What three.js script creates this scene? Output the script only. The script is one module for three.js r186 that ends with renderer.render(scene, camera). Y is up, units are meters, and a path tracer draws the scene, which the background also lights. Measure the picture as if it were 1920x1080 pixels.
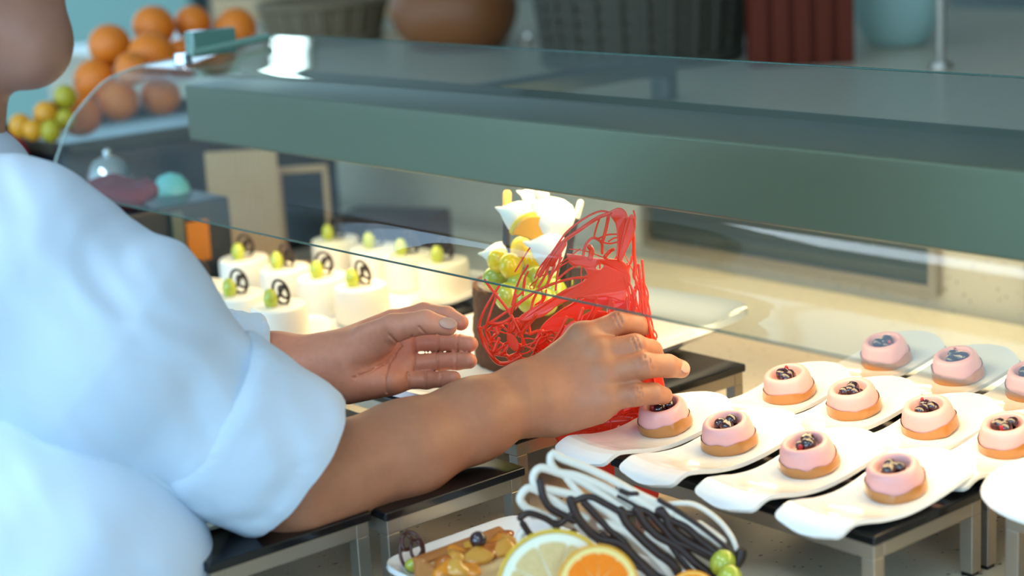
import * as THREE from 'three';
import { RoundedBoxGeometry } from 'three/addons/geometries/RoundedBoxGeometry.js';
import { mergeGeometries, toCreasedNormals } from 'three/addons/utils/BufferGeometryUtils.js';
import { RectAreaLightUniformsLib } from 'three/addons/lights/RectAreaLightUniformsLib.js';

// ---------------------------------------------------------------- camera, light, exposure
// World: y up, metres, the buffet worktop is y = 0; x runs along the counter, +z is the guests' side.
const scene = new THREE.Scene();
scene.background = new THREE.Color().setRGB(0.02, 0.03, 0.035);
const camera = new THREE.PerspectiveCamera(18.432, 16 / 9, 0.05, 40);
camera.position.set(0.96373, 0.69551, 1.21895);
camera.up.set(-0.13807, 0.97237, -0.18822);
camera.lookAt(0.21638, 0.46852, 0.59450);
camera.focus = 1.93;
camera.userData.fStop = 2.7;
const renderer = new THREE.WebGLRenderer({ antialias: true });
renderer.toneMapping = THREE.LinearToneMapping;
renderer.toneMappingExposure = 1.0;
renderer.shadowMap.enabled = true;
RectAreaLightUniformsLib.init();
const DAY = new THREE.Color().setRGB(0.45, 0.73, 1.0);      // daylight through the big windows
const LAMP = new THREE.Color().setRGB(1.0, 0.76, 0.40);     // warm food lamp under the canopy
const CEIL = new THREE.Color().setRGB(0.72, 0.88, 1.0);       // added ceiling panels
function areaLight(color, intensity, w, h, pos, target) {
  const l = new THREE.RectAreaLight(color, intensity, w, h);
  l.position.set(...pos); l.lookAt(...target); scene.add(l); return l;
}
areaLight(DAY, 2.9, 3.6, 2.1, [0.4, 0.95, 4.08], [0.4, 0.95, 0]);      // window behind the guests
areaLight(DAY, 2.3, 2.4, 2.1, [3.9, 0.95, 2.2], [0, 0.95, 2.2]);         // window on the right
areaLight(DAY, 2.4, 4.2, 2.6, [-4.1, 0.5, 4.08], [-4.1, 0.5, 0]);     // tall windows further along
areaLight(DAY, 2.2, 2.6, 2.4, [-6.38, 0.55, -1.8], [0, 0.55, -1.8]);    // glazed door at the far end
areaLight(LAMP, 5.0, 1.9, 0.15, [-0.35, 0.318, -0.2], [-0.35, 0, -0.2]); // lamp strip of the canopy
for (const x of [-1.3, 0.9]) areaLight(CEIL, 6.0, 1.3, 0.6, [x, 2.06, 1.5], [x, 0, 1.5]); // added ceiling panels, out of view, brightening level surfaces
areaLight(LAMP, 20, 1.9, 0.05, [-0.35, 0.268, -0.955], [-0.35, -0.25, -0.55]); // added unseen strip under the ledge rim, brightening the rear counter

// ---------------------------------------------------------------- helpers
const V = (a) => new THREE.Vector3(...a);
let seed = 7;
const rnd = () => { seed = (seed * 1664525 + 1013904223) >>> 0; return seed / 4294967296; };
const rr = (a, b) => a + (b - a) * rnd();
function hash(x, y, z) { let h = Math.imul(x, 374761393) ^ Math.imul(y, 668265263) ^ Math.imul(z, 2147483647 ^ 0x5bd1e995); h = Math.imul(h ^ (h >>> 13), 1274126177); return ((h ^ (h >>> 16)) >>> 0) / 4294967296; }
function noise(x, y, z) {
  const X = Math.floor(x), Y = Math.floor(y), Z = Math.floor(z); let u = x - X, v = y - Y, w = z - Z;
  u = u * u * (3 - 2 * u); v = v * v * (3 - 2 * v); w = w * w * (3 - 2 * w);
  const L = (a, b, t) => a + (b - a) * t;
  return L(L(L(hash(X, Y, Z), hash(X + 1, Y, Z), u), L(hash(X, Y + 1, Z), hash(X + 1, Y + 1, Z), u), v),
    L(L(hash(X, Y, Z + 1), hash(X + 1, Y, Z + 1), u), L(hash(X, Y + 1, Z + 1), hash(X + 1, Y + 1, Z + 1), u), v), w) * 2 - 1;
}
const fbm = (x, y, z) => noise(x, y, z) * 0.6 + noise(x * 2.1, y * 2.1, z * 2.1) * 0.3 + noise(x * 4.3, y * 4.3, z * 4.3) * 0.15;
const names = {};
function numbered(n) { const k = names[n] = (names[n] ?? -1) + 1; return k ? `${n}_${String(k).padStart(3, '0')}` : n; }
function tag(o, label, category, group, kind) { o.userData.label = label; if (category) o.userData.category = category; if (group) o.userData.group = group; if (kind) o.userData.kind = kind; return o; }
function shade(o) { o.traverse((m) => { if (m.isMesh) { m.castShadow = true; m.receiveShadow = true; } }); return o; }
function thing(name, label, category, pos = [0, 0, 0], turn = 0, group) {
  const o = new THREE.Group(); o.name = numbered(name); o.position.set(...pos); o.rotation.y = turn; scene.add(o);
  return tag(o, label, category, group);
}
function part(name, geo, mat, parent) {
  const m = new THREE.Mesh(Array.isArray(geo) ? merge(geo) : geo, mat); m.name = name; m.castShadow = m.receiveShadow = true; parent.add(m); return m;
}
function solo(name, geo, mat, label, category, pos = [0, 0, 0], group) {
  const m = new THREE.Mesh(Array.isArray(geo) ? merge(geo) : geo, mat); m.name = numbered(name); m.castShadow = m.receiveShadow = true; m.position.set(...pos); scene.add(m);
  return tag(m, label, category, group);
}
function struct(name, geo, mat, label) {
  const m = new THREE.Mesh(Array.isArray(geo) ? merge(geo) : geo, mat); m.name = name; m.castShadow = m.receiveShadow = true; scene.add(m);
  m.userData.kind = 'structure'; m.userData.label = label; return m;
}
function merge(list) {
  const l = list.map((g) => { const q = g.index ? g.toNonIndexed() : g; for (const k of Object.keys(q.attributes)) if (!['position', 'normal', 'uv'].includes(k)) q.deleteAttribute(k);
    if (!q.attributes.uv) q.setAttribute('uv', new THREE.BufferAttribute(new Float32Array(q.attributes.position.count * 2), 2)); return q; });
  return l.length > 1 ? mergeGeometries(l) : l[0];
}
function boxUV(g) {          // uv in metres from the dominant side of each face
  g = g.index ? g.toNonIndexed() : g; const p = g.attributes.position, n = g.attributes.normal, uv = new Float32Array(p.count * 2);
  for (let i = 0; i < p.count; i++) {
    const a = Math.abs(n.getX(i)), b = Math.abs(n.getY(i)), c = Math.abs(n.getZ(i));
    uv[2 * i] = a > b && a > c ? p.getZ(i) : p.getX(i); uv[2 * i + 1] = b > a && b > c ? p.getZ(i) : p.getY(i);
  }
  g.setAttribute('uv', new THREE.BufferAttribute(uv, 2)); return g;
}
const box = (x0, x1, y0, y1, z0, z1) => boxUV(new THREE.BoxGeometry(x1 - x0, y1 - y0, z1 - z0).translate((x0 + x1) / 2, (y0 + y1) / 2, (z0 + z1) / 2));
const rbox = (x0, x1, y0, y1, z0, z1, r = 0.003, s = 2) => boxUV(new RoundedBoxGeometry(x1 - x0, y1 - y0, z1 - z0, s, r).translate((x0 + x1) / 2, (y0 + y1) / 2, (z0 + z1) / 2));
const ball = (r, x = 0, y = 0, z = 0, sx = 1, sy = 1, sz = 1, n = 20) => new THREE.SphereGeometry(r, n, Math.round(n * 0.7)).scale(sx, sy, sz).translate(x, y, z);
const lathe = (pts, n = 40) => new THREE.LatheGeometry(pts.map((p) => new THREE.Vector2(p[0], p[1])), n);
function tube(pts, r, seg, rad = 7, closed = false) {
  const c = new THREE.CatmullRomCurve3(pts.map(V), closed, 'centripetal');
  const g = new THREE.TubeGeometry(c, seg || pts.length * 5, r, rad, closed);
  if (closed) return g;
  const caps = [pts[0], pts[pts.length - 1]].map((p) => new THREE.SphereGeometry(r, rad, 5).translate(...p));
  return merge([g, ...caps]);
}
// a surface from a grid of points, indexed, with smooth normals
function gridGeo(nu, nv, fn, closeV = false) {
  const pos = [], uv = [], idx = [], W = closeV ? nv : nv + 1;
  for (let i = 0; i <= nu; i++) for (let j = 0; j < W; j++) { pos.push(...fn(i / nu, j / nv)); uv.push(i / nu, j / nv); }
  for (let i = 0; i < nu; i++) for (let j = 0; j < nv; j++) { const a = i * W + j, b = i * W + (j + 1) % W, c = a + W, d = b + W; idx.push(a, c, b, b, c, d); }
  const g = new THREE.BufferGeometry(); g.setAttribute('position', new THREE.Float32BufferAttribute(pos, 3)); g.setAttribute('uv', new THREE.Float32BufferAttribute(uv, 2)); g.setIndex(idx); g.computeVertexNormals(); return g;
}
// the same surface given thickness t below it, edges closed
function shellGeo(nu, nv, fn, t, closeV = false) {
  const top = gridGeo(nu, nv, fn, closeV), p = top.attributes.position, n = top.attributes.normal, N = p.count, W = closeV ? nv : nv + 1;
  const pos = Array.from(p.array), idx = Array.from(top.index.array);
  for (let i = 0; i < N; i++) pos.push(p.getX(i) - n.getX(i) * t, p.getY(i) - n.getY(i) * t, p.getZ(i) - n.getZ(i) * t);
  const k = top.index.count; for (let i = 0; i < k; i += 3) idx.push(idx[i] + N, idx[i + 2] + N, idx[i + 1] + N);
  const edge = (a, b) => { idx.push(a, b, a + N, b, b + N, a + N); };
  for (let j = 0; j < nv; j++) { edge(j, (j + 1) % W); const r = nu * W; edge(r + (j + 1) % W, r + j); }
  if (!closeV) for (let i = 0; i < nu; i++) { edge((i + 1) * W, i * W); edge(i * W + nv, (i + 1) * W + nv); }
  const g = new THREE.BufferGeometry(); g.setAttribute('position', new THREE.Float32BufferAttribute(pos, 3)); g.setIndex(idx); return toCreasedNormals(g, 0.75);
}
function displace(g, fn) { const p = g.attributes.position; for (let i = 0; i < p.count; i++) { const q = fn(p.getX(i), p.getY(i), p.getZ(i)); p.setXYZ(i, q[0], q[1], q[2]); } g.computeVertexNormals(); return g; }
// ---- signed distance fields, meshed with surface nets
function cone(a, b, ra, rb) {
  const [ax, ay, az] = a, bx = b[0] - ax, by = b[1] - ay, bz = b[2] - az, l = bx * bx + by * by + bz * bz || 1e-9;
  return (x, y, z) => { const px = x - ax, py = y - ay, pz = z - az; let t = (px * bx + py * by + pz * bz) / l; t = t < 0 ? 0 : t > 1 ? 1 : t;
    const dx = px - bx * t, dy = py - by * t, dz = pz - bz * t; return Math.sqrt(dx * dx + dy * dy + dz * dz) - (ra + (rb - ra) * t); };
}
function ellip(c, r, ax) { // ellipsoid with optional axes (three unit vectors)
  const A = ax || [[1, 0, 0], [0, 1, 0], [0, 0, 1]];
  return (x, y, z) => { const p = [x - c[0], y - c[1], z - c[2]]; let k0 = 0, k1 = 0;
    for (let i = 0; i < 3; i++) { const q = p[0] * A[i][0] + p[1] * A[i][1] + p[2] * A[i][2]; k0 += (q / r[i]) ** 2; k1 += (q / (r[i] * r[i])) ** 2; }
    k0 = Math.sqrt(k0); k1 = Math.sqrt(k1); return k1 < 1e-9 ? -Math.min(...r) : k0 * (k0 - 1) / k1; };
}
const smin = (a, b, k) => { const h = Math.max(k - Math.abs(a - b), 0) / k; return Math.min(a, b) - h * h * k * 0.25; };
function union(list, k) { return (x, y, z) => { let d = list[0](x, y, z); for (let i = 1; i < list.length; i++) d = smin(d, list[i](x, y, z), k); return d; }; }
function nets(sdf, lo, hi, h, colorFn) {
  const nx = Math.ceil((hi[0] - lo[0]) / h) + 1, ny = Math.ceil((hi[1] - lo[1]) / h) + 1, nz = Math.ceil((hi[2] - lo[2]) / h) + 1;
  const F = new Float32Array(nx * ny * nz), at = (i, j, k) => i + nx * (j + ny * k), B = 4;
  for (let k = 0; k < nz; k += B) for (let j = 0; j < ny; j += B) for (let i = 0; i < nx; i += B) {
    const d = sdf(lo[0] + (i + 1.5) * h, lo[1] + (j + 1.5) * h, lo[2] + (k + 1.5) * h), far = Math.abs(d) > h * 5;
    for (let c = k; c < Math.min(k + B, nz); c++) for (let b = j; b < Math.min(j + B, ny); b++) for (let a = i; a < Math.min(i + B, nx); a++)
      F[at(a, b, c)] = far ? d : sdf(lo[0] + a * h, lo[1] + b * h, lo[2] + c * h);
  }
  const id = new Int32Array(nx * ny * nz).fill(-1), P = [], E = [[0, 1], [2, 3], [4, 5], [6, 7], [0, 2], [1, 3], [4, 6], [5, 7], [0, 4], [1, 5], [2, 6], [3, 7]];
  for (let k = 0; k < nz - 1; k++) for (let j = 0; j < ny - 1; j++) for (let i = 0; i < nx - 1; i++) {
    const f = []; let neg = 0; for (let c = 0; c < 8; c++) { const v = F[at(i + (c & 1), j + (c >> 1 & 1), k + (c >> 2))]; f.push(v); if (v < 0) neg++; }
    if (!neg || neg === 8) continue; let n = 0, x = 0, y = 0, z = 0;
    for (const [a, b] of E) if ((f[a] < 0) !== (f[b] < 0)) { const t = f[a] / (f[a] - f[b]); n++; x += (a & 1) + ((b & 1) - (a & 1)) * t; y += (a >> 1 & 1) + ((b >> 1 & 1) - (a >> 1 & 1)) * t; z += (a >> 2) + ((b >> 2) - (a >> 2)) * t; }
    id[at(i, j, k)] = P.length / 3; P.push(lo[0] + (i + x / n) * h, lo[1] + (j + y / n) * h, lo[2] + (k + z / n) * h);
  }
  const idx = [], S = [1, nx, nx * ny];
  for (let k = 1; k < nz - 1; k++) for (let j = 1; j < ny - 1; j++) for (let i = 1; i < nx - 1; i++) {
    const o = at(i, j, k);
    for (let a = 0; a < 3; a++) { const s = F[o] < 0, t = F[o + S[a]] < 0; if (s === t) continue;
      const u = S[(a + 1) % 3], w = S[(a + 2) % 3], q = [id[o], id[o - u], id[o - u - w], id[o - w]]; if (q.some((v) => v < 0)) continue;
      if (s) idx.push(q[0], q[1], q[2], q[0], q[2], q[3]); else idx.push(q[0], q[2], q[1], q[0], q[3], q[2]); }
  }
  const N = new Float32Array(P.length), C = colorFn ? new Float32Array(P.length) : null, e = h * 0.4;
  for (let v = 0; v < P.length; v += 3) {
    let x = P[v], y = P[v + 1], z = P[v + 2], gx, gy, gz;
    for (let it = 0; it < 2; it++) { const d = sdf(x, y, z);
      gx = sdf(x + e, y, z) - sdf(x - e, y, z); gy = sdf(x, y + e, z) - sdf(x, y - e, z); gz = sdf(x, y, z + e) - sdf(x, y, z - e);
      const l = Math.hypot(gx, gy, gz) || 1; gx /= l; gy /= l; gz /= l; if (!it) { const q = Math.max(-h, Math.min(h, d)); x -= gx * q; y -= gy * q; z -= gz * q; } }
    P[v] = x; P[v + 1] = y; P[v + 2] = z; N[v] = gx; N[v + 1] = gy; N[v + 2] = gz;
    if (C) { const c = colorFn(x, y, z, gx, gy, gz); C[v] = c[0]; C[v + 1] = c[1]; C[v + 2] = c[2]; }
  }
  const g = new THREE.BufferGeometry(); g.setAttribute('position', new THREE.Float32BufferAttribute(P, 3)); g.setAttribute('normal', new THREE.BufferAttribute(N, 3));
  if (C) g.setAttribute('color', new THREE.BufferAttribute(C, 3)); g.setIndex(idx); return g;
}
// ---- materials
function texture(n, fn, rep = 1, srgb = true) {
  const d = new Uint8Array(n * n * 4); for (let y = 0; y < n; y++) for (let x = 0; x < n; x++) { const c = fn(x / n, y / n, x, y), i = 4 * (y * n + x); d[i] = c[0]; d[i + 1] = c[1]; d[i + 2] = c[2]; d[i + 3] = 255; }
  const t = new THREE.DataTexture(d, n, n); t.wrapS = t.wrapT = THREE.RepeatWrapping; t.magFilter = THREE.LinearFilter; t.minFilter = THREE.LinearFilter; if (srgb) t.colorSpace = THREE.SRGBColorSpace; t.repeat.set(rep, rep); t.needsUpdate = true; return t;
}
const lin = (r, g, b) => new THREE.Color().setRGB(r, g, b);
const M = (color, roughness = 0.5, extra = {}) => new THREE.MeshPhysicalMaterial({ color: Array.isArray(color) ? lin(...color) : color, roughness, ...extra });
const mat = {};
{
  // warm beige engineered stone with brown grit
  const grit = []; for (let i = 0; i < 900; i++) grit.push([rnd(), rnd(), 0.0008 + 0.0035 * rnd() ** 3, 0.4 + 0.6 * rnd()]);
  const N = 1024, base = new Float32Array(N * N).fill(0);
  for (const [u, v, r, s] of grit) { const R = Math.ceil(r * N) + 1, cx = Math.floor(u * N), cy = Math.floor(v * N), q = rr(0.5, 1);
    for (let a = -R; a <= R; a++) for (let b = -R; b <= R; b++) if (Math.hypot(a, b * q) < r * N * (0.8 + 0.4 * hash(cx + a, cy + b, 3))) base[((cy + b + N) % N) * N + (cx + a + N) % N] = s; }
  mat.stone = M([1, 1, 1], 0.28, { map: texture(N, (u, v, x, y) => { const f = 1 - 0.62 * base[y * N + x], m = 0.97 + 0.03 * hash(x, y, 1); return [214 * f * m, 200 * f * m, 174 * f * m]; }, 2.2) });
  mat.porcelain = M([0.83, 0.82, 0.8], 0.16, { clearcoat: 0.6, clearcoatRoughness: 0.05 });
  mat.blackTop = M([0.008, 0.008, 0.009], 0.14);
  mat.steel = M([0.42, 0.37, 0.3], 0.38, { metalness: 0.85 });
  mat.chrome = M([0.75, 0.77, 0.78], 0.12, { metalness: 1 });
  mat.darkSteel = M([0.12, 0.15, 0.14], 0.3, { metalness: 0.7 });
  mat.mousse = M([0.72, 0.35, 0.33], 0.4);
  mat.caramel = M([0.44, 0.17, 0.04], 0.22, { clearcoat: 0.3 });
  mat.berry = M([0.022, 0.006, 0.012], 0.06, { clearcoat: 1 });
  mat.berryRed = M([0.35, 0.01, 0.02], 0.1);
  mat.cream = M([0.84, 0.78, 0.66], 0.55);
  mat.grape = M([0.50, 0.55, 0.05], 0.16, { clearcoat: 0.7, transmission: 0.15 });
  mat.grapeYellow = M([0.92, 0.63, 0.005], 0.16, { clearcoat: 0.4 });  // strong lamp light on the upper grapes is put into this yellow
  mat.choc = M([0.022, 0.008, 0.005], 0.42);
  mat.whiteChoc = M([0.72, 0.66, 0.56], 0.35);
  mat.sugar = M([1.0, 0.062, 0.012], 0.5, { transmission: 0.32, clearcoat: 0.6, clearcoatRoughness: 0.03, specularIntensity: 0.5 });
  mat.cake = M([0.17, 0.06, 0.018], 0.8, { bumpMap: texture(256, (u, v, x, y) => { const k = 255 * hash(x >> 1, y >> 1, 5); return [k, k, k]; }, 3, false), bumpScale: 0.002 });
  mat.meringue = M([0.86, 0.84, 0.78], 0.6);
  mat.glass = M([0.80, 0.90, 0.87], 0.0, { transmission: 1, ior: 1.5, side: THREE.DoubleSide });
  mat.glassEdge = M([0.03, 0.09, 0.07], 0.1);
  mat.shirt = M([0.58, 0.67, 0.77], 0.85, { sheen: 0.2, sheenRoughness: 0.5 });
  mat.skin = M([1, 1, 1], 0.46, { vertexColors: true, sheen: 0.1 });
  mat.nail = M([0.62, 0.32, 0.22], 0.3);
  mat.hair = M([0.012, 0.01, 0.009], 0.5);
  mat.trouser = M([0.02, 0.022, 0.026], 0.85);
  const peel = texture(256, (u, v, x, y) => { const k = 170 + 85 * hash(x >> 2, y >> 2, 9); return [k, k, k]; }, 4, false);
  mat.orange = M([0.80, 0.20, 0.008], 0.36, { bumpMap: peel, bumpScale: 0.0006 });
  mat.kumquat = M([0.75, 0.33, 0.015], 0.35);
  mat.lime = M([0.45, 0.38, 0.02], 0.35);
  mat.oak = M([1, 1, 1], 0.55, { map: texture(256, (u, v, x, y) => { const k = 0.95 + 0.05 * Math.sin(u * 190 + 3 * noise(u * 6, v * 3, 1)) + 0.04 * hash(x, y >> 4, 2); return [214 * k, 176 * k, 130 * k]; }, 3) });
  mat.wicker = M([0.062, 0.056, 0.036], 0.75);
  mat.wickerLight = M([0.20, 0.14, 0.075], 0.7);
  mat.redBrown = M([0.13, 0.020, 0.007], 0.6, { specularIntensity: 0.4 });
  mat.bread = M([0.24, 0.075, 0.018], 0.55);
  mat.redCloth = M([0.32, 0.018, 0.03], 0.8);
  mat.paleTeal = M([0.42, 0.62, 0.56], 0.5);
  mat.wall = M([0.62, 0.64, 0.62], 0.8);
  mat.ceiling = M([0.8, 0.8, 0.78], 0.85);
  mat.wallDark = M([0.20, 0.235, 0.21], 0.75);
  mat.floor = M([0.16, 0.15, 0.13], 0.35);
  mat.navy = M([0.012, 0.02, 0.03], 0.3);
}

// ---------------------------------------------------------------- the room
struct('floor', box(-6.6, 4.2, -1.0, -0.9, -5.2, 4.4), mat.floor, 'grey tiled hall floor');
struct('ceiling', box(-6.6, 4.2, 2.1, 2.2, -5.2, 4.4), mat.ceiling, 'pale ceiling');
struct('wall_back', box(-6.6, 4.2, -0.9, 2.1, -5.2, -5.0), mat.wallDark, 'dark wall at the far side of the hall');
struct('wall_right', [box(4.0, 4.2, -0.9, 2.1, -5.2, 0.9), box(4.0, 4.2, -0.9, 2.1, 3.5, 4.4), box(4.0, 4.2, -0.9, -0.15, 0.9, 3.5), box(4.0, 4.2, 2.05, 2.1, 0.9, 3.5)], mat.wall, 'plain wall behind the right end of the buffet');
struct('wall_left', [box(-6.6, -6.5, -0.9, 2.1, -5.2, -3.62), box(-6.6, -6.5, -0.9, 1.35, -3.62, -3.37), box(-6.6, -6.5, 1.85, 2.1, -3.62, -3.37), box(-6.6, -6.5, -0.9, 2.1, -3.37, -3.2), box(-6.6, -6.5, -0.9, 2.1, -0.4, 4.4), box(-6.6, -6.5, 1.8, 2.1, -3.2, -0.4), box(-6.6, -6.5, -0.9, -0.7, -3.2, -0.4)], mat.wall, 'wall with the glazed door');
struct('wall_front', [box(-6.5, -6.2, -0.9, 2.1, 4.2, 4.4), box(-6.2, -2.0, 1.8, 2.1, 4.2, 4.4), box(-6.2, -2.0, -0.9, -0.8, 4.2, 4.4), box(-2.0, -1.5, -0.9, 2.1, 4.2, 4.4), box(2.3, 4.0, -0.9, 2.1, 4.2, 4.4), box(-1.5, 2.3, 2.02, 2.1, 4.2, 4.4), box(-1.5, 2.3, -0.9, -0.15, 4.2, 4.4)], mat.wall, 'wall with the big windows');
{
  const paneM = M([0.5, 0.6, 0.65], 0.4, { emissive: DAY, emissiveIntensity: 2.2 });
  const w1 = struct('window_1', [box(-1.5, 2.3, -0.15, -0.1, 4.16, 4.26), box(-1.5, 2.3, 1.98, 2.03, 4.16, 4.26), box(-1.5, -1.44, -0.1, 2.0, 4.16, 4.26), box(2.24, 2.3, -0.1, 2.0, 4.16, 4.26), box(-0.28, -0.22, -0.1, 2.0, 4.16, 4.26), box(1.0, 1.06, -0.1, 2.0, 4.16, 4.26)], mat.darkSteel, 'big daylight window');
  for (const [a, b] of [[-1.44, -0.28], [-0.22, 1.0], [1.06, 2.24]]) part('pane', box(a, b, -0.1, 1.98, 4.22, 4.23), paneM, w1);
  const w2 = struct('window_2', [box(3.96, 4.06, -0.15, -0.1, 0.9, 3.5), box(3.96, 4.06, 2.0, 2.05, 0.9, 3.5), box(3.96, 4.06, -0.1, 2.0, 0.9, 0.96), box(3.96, 4.06, -0.1, 2.0, 3.44, 3.5), box(3.96, 4.06, -0.1, 2.0, 2.17, 2.23)], mat.darkSteel, 'daylight window in the right wall');
  for (const [a, b] of [[0.96, 2.17], [2.23, 3.44]]) part('pane', box(4.02, 4.03, -0.1, 2.0, a, b), paneM, w2);
  const w3 = struct('window_3', [box(-6.2, -2.0, -0.8, -0.75, 4.16, 4.26), box(-6.2, -2.0, 1.75, 1.8, 4.16, 4.26), ...[-6.2, -4.83, -3.43, -2.06].map((x) => box(x, x + 0.06, -0.75, 1.75, 4.16, 4.26))], mat.darkSteel, 'row of tall windows further along the hall');
  for (const x of [-6.14, -4.77, -3.37]) part('pane', box(x, x + 1.31, -0.75, 1.75, 4.22, 4.23), paneM, w3);
  const w4 = struct('window_4', [box(-6.56, -6.48, 1.35, 1.38, -3.62, -3.37), box(-6.56, -6.48, 1.82, 1.85, -3.62, -3.37), box(-6.56, -6.48, 1.38, 1.82, -3.62, -3.59), box(-6.56, -6.48, 1.38, 1.82, -3.40, -3.37)], mat.darkSteel, 'small bright window high in the end wall');
  part('pane', box(-6.53, -6.52, 1.38, 1.82, -3.59, -3.40), M([0.5, 0.6, 0.65], 0.4, { emissive: lin(0.75, 1, 1), emissiveIntensity: 6 }), w4);
  const tealM = M([0.4, 0.6, 0.6], 0.4, { emissive: lin(0.25, 0.62, 0.62), emissiveIntensity: 0.3 });
  const d1 = struct('door_1', [box(-6.56, -6.46, -0.7, 1.8, -3.2, -3.14), box(-6.56, -6.46, -0.7, 1.8, -0.46, -0.4), box(-6.56, -6.46, 1.74, 1.8, -3.2, -0.4), box(-6.56, -6.46, -0.7, 1.74, -1.83, -1.77)], mat.darkSteel, 'glazed double door with daylight behind it');
  for (const [a, b] of [[-3.14, -1.83], [-1.77, -0.46]]) part('pane', box(-6.53, -6.52, -0.7, 1.74, a, b), tealM, d1);
}

for (const [x, l] of [[-1.3, 'left'], [0.9, 'right']]) {
  const p = thing('added_ceiling_panel', `added flat ceiling light panel over the guests, ${l} one of two`, 'lamp', [x, 2.06, 1.5]);
  part('frame', [box(-0.68, 0.68, 0.012, 0.04, -0.33, -0.3), box(-0.68, 0.68, 0.012, 0.04, 0.3, 0.33), box(-0.68, -0.65, 0.012, 0.04, -0.3, 0.3), box(0.65, 0.68, 0.012, 0.04, -0.3, 0.3)], mat.darkSteel, p);
  part('diffuser', box(-0.65, 0.65, 0.014, 0.03, -0.3, 0.3), M([0.9, 0.9, 0.9], 0.5, { emissive: CEIL, emissiveIntensity: 3 }), p);  // glowing face of an added panel that fills in light from above
}

// ---------------------------------------------------------------- the buffet counter
{
  const c = thing('buffet_counter', 'long beige speckled stone buffet counter under the glass canopy', 'counter', [0, -0.9, 0]);
  part('worktop', rbox(-2.7, 1.7, 0.86, 0.9, -1.0, 0.48, 0.006), mat.stone, c);
  part('cabinet_body', box(-2.65, 1.65, 0, 0.86, -0.99, 0.40), mat.wallDark, c);
  const b = thing('raised_back_ledge', 'raised beige stone ledge behind the counter carrying the baskets', 'ledge', [0, -0.9, 0]);
  part('ledge_body', box(-3.7, 1.7, 0, 1.185, -2.6, -1.02), mat.stone, b);
  part('ledge_top', rbox(-3.59, 1.72, 1.185, 1.2, -2.62, -0.93, 0.004), mat.stone, b);
  part('lamp_diffuser', box(-1.3, 0.6, 1.172, 1.185, -0.985, -0.935), M([0.9, 0.8, 0.6], 0.5, { emissive: LAMP, emissiveIntensity: 3 }), b);  // glowing face of the added strip, hidden behind the canopy housing
  // steel framed slots let into the face of the ledge
  const slot = (x0, x1, label, n) => {
    const s = struct('trim_' + n, [box(x0, x1, 0.02, 0.034, -1.021, -1.004), box(x0, x1, 0.17, 0.184, -1.021, -1.004), box(x0, x0 + 0.016, 0.034, 0.17, -1.021, -1.004), box(x1 - 0.016, x1, 0.034, 0.17, -1.021, -1.004)], mat.steel, label);
    part('dark_panel', box(x0 + 0.016, x1 - 0.016, 0.034, 0.17, -1.021, -1.016), mat.darkSteel, s);
    for (let i = 0; i < 3; i++) part('louvre', box(x0 + 0.02, x1 - 0.02, 0.05 + i * 0.04, 0.058 + i * 0.04, -1.017, -1.008), mat.darkSteel, s);
  };
  slot(-1.32, -0.67, 'steel framed vent slot behind the square white tray', 1);
  slot(-0.51, 0.14, 'steel framed vent slot at the right edge of the picture', 2);
}

// ---------------------------------------------------------------- glass canopy with its food lamp
const canopyProfile = [[0.1, 0.2895], [0.0955, 0.325], ...[[-1.385, 0.3539, 0.0814], [-1.385, 0.3826, 0.0653], [-1.385, 0.4098, 0.0368], [-1.385, 0.4363, -0.0005], [-1.385, 0.4497, -0.0542], [-1.385, 0.4546, -0.1173], [-1.385, 0.4639, -0.2204]].map((p) => [p[2], p[1]]), [-0.3, 0.472]];
{
  const g = thing('glass_canopy', 'curved glass sneeze guard spanning the buffet with a dark lamp housing beneath it', 'canopy', [0, 0, 0]);
  const c = new THREE.SplineCurve(canopyProfile.map((p) => new THREE.Vector2(...p)));
  part('curved_pane', gridGeo(60, 4, (u, v) => { const q = c.getPoint(u); return [-1.385 + v * 2.6, q.y, q.x]; }), mat.glass, g);
  const e = (n, pts, r) => part(n, tube(pts, r, 60, 6), mat.glassEdge, g);
  e('front_edge', [[-1.385, 0.2895, 0.1], [0, 0.2895, 0.1], [1.215, 0.2895, 0.1]], 0.0012);
  e('back_edge', [[-1.385, 0.472, -0.3], [0, 0.472, -0.3], [1.215, 0.472, -0.3]], 0.0012);
  part('end_edge', tube(c.getPoints(30).map((q) => [-1.385, q.y, q.x]), 0.0016, 60, 6), M([0.35, 0.45, 0.42], 0.1), g);
  const h = part('lamp_housing', rbox(-1.34, 1.15, 0.338, 0.42, -0.3, -0.1, 0.004), M([0.13, 0.135, 0.08], 0.3, { metalness: 0.4 }), g);
  part('lamp_diffuser', box(-1.3, 0.6, 0.333, 0.339, -0.275, -0.125), M([0.9, 0.8, 0.6], 0.5, { emissive: LAMP, emissiveIntensity: 3 }), h);
  for (const x of [-1.2, -0.05, 1.1]) part('bracket_arm', [rbox(x - 0.02, x + 0.02, 0.345, 0.375, -0.97, -0.3, 0.004), rbox(x - 0.02, x + 0.02, 0.301, 0.345, -0.97, -0.94, 0.004)], mat.darkSteel, g);
  // clamp on top of the pane near its far end
  const k = thing('glass_clamp', 'greenish glass clamp block with a short rod on top of the canopy', 'clamp', [-1.335, 0.4545, -0.112]);
  part('block', rbox(-0.012, 0.012, 0.005, 0.042, -0.075, 0.0, 0.003), M([0.10, 0.22, 0.17], 0.08, { clearcoat: 1 }), k);
  part('rod', tube([[0.01, 0.012, 0.0], [0.01, 0.022, -0.13]], 0.006, 8, 10), M([0.16, 0.30, 0.24], 0.1, { clearcoat: 1 }), k);
  part('foot', new THREE.CylinderGeometry(0.012, 0.014, 0.014, 20).translate(0, 0.004, 0.012), mat.chrome, k);
}

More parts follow.
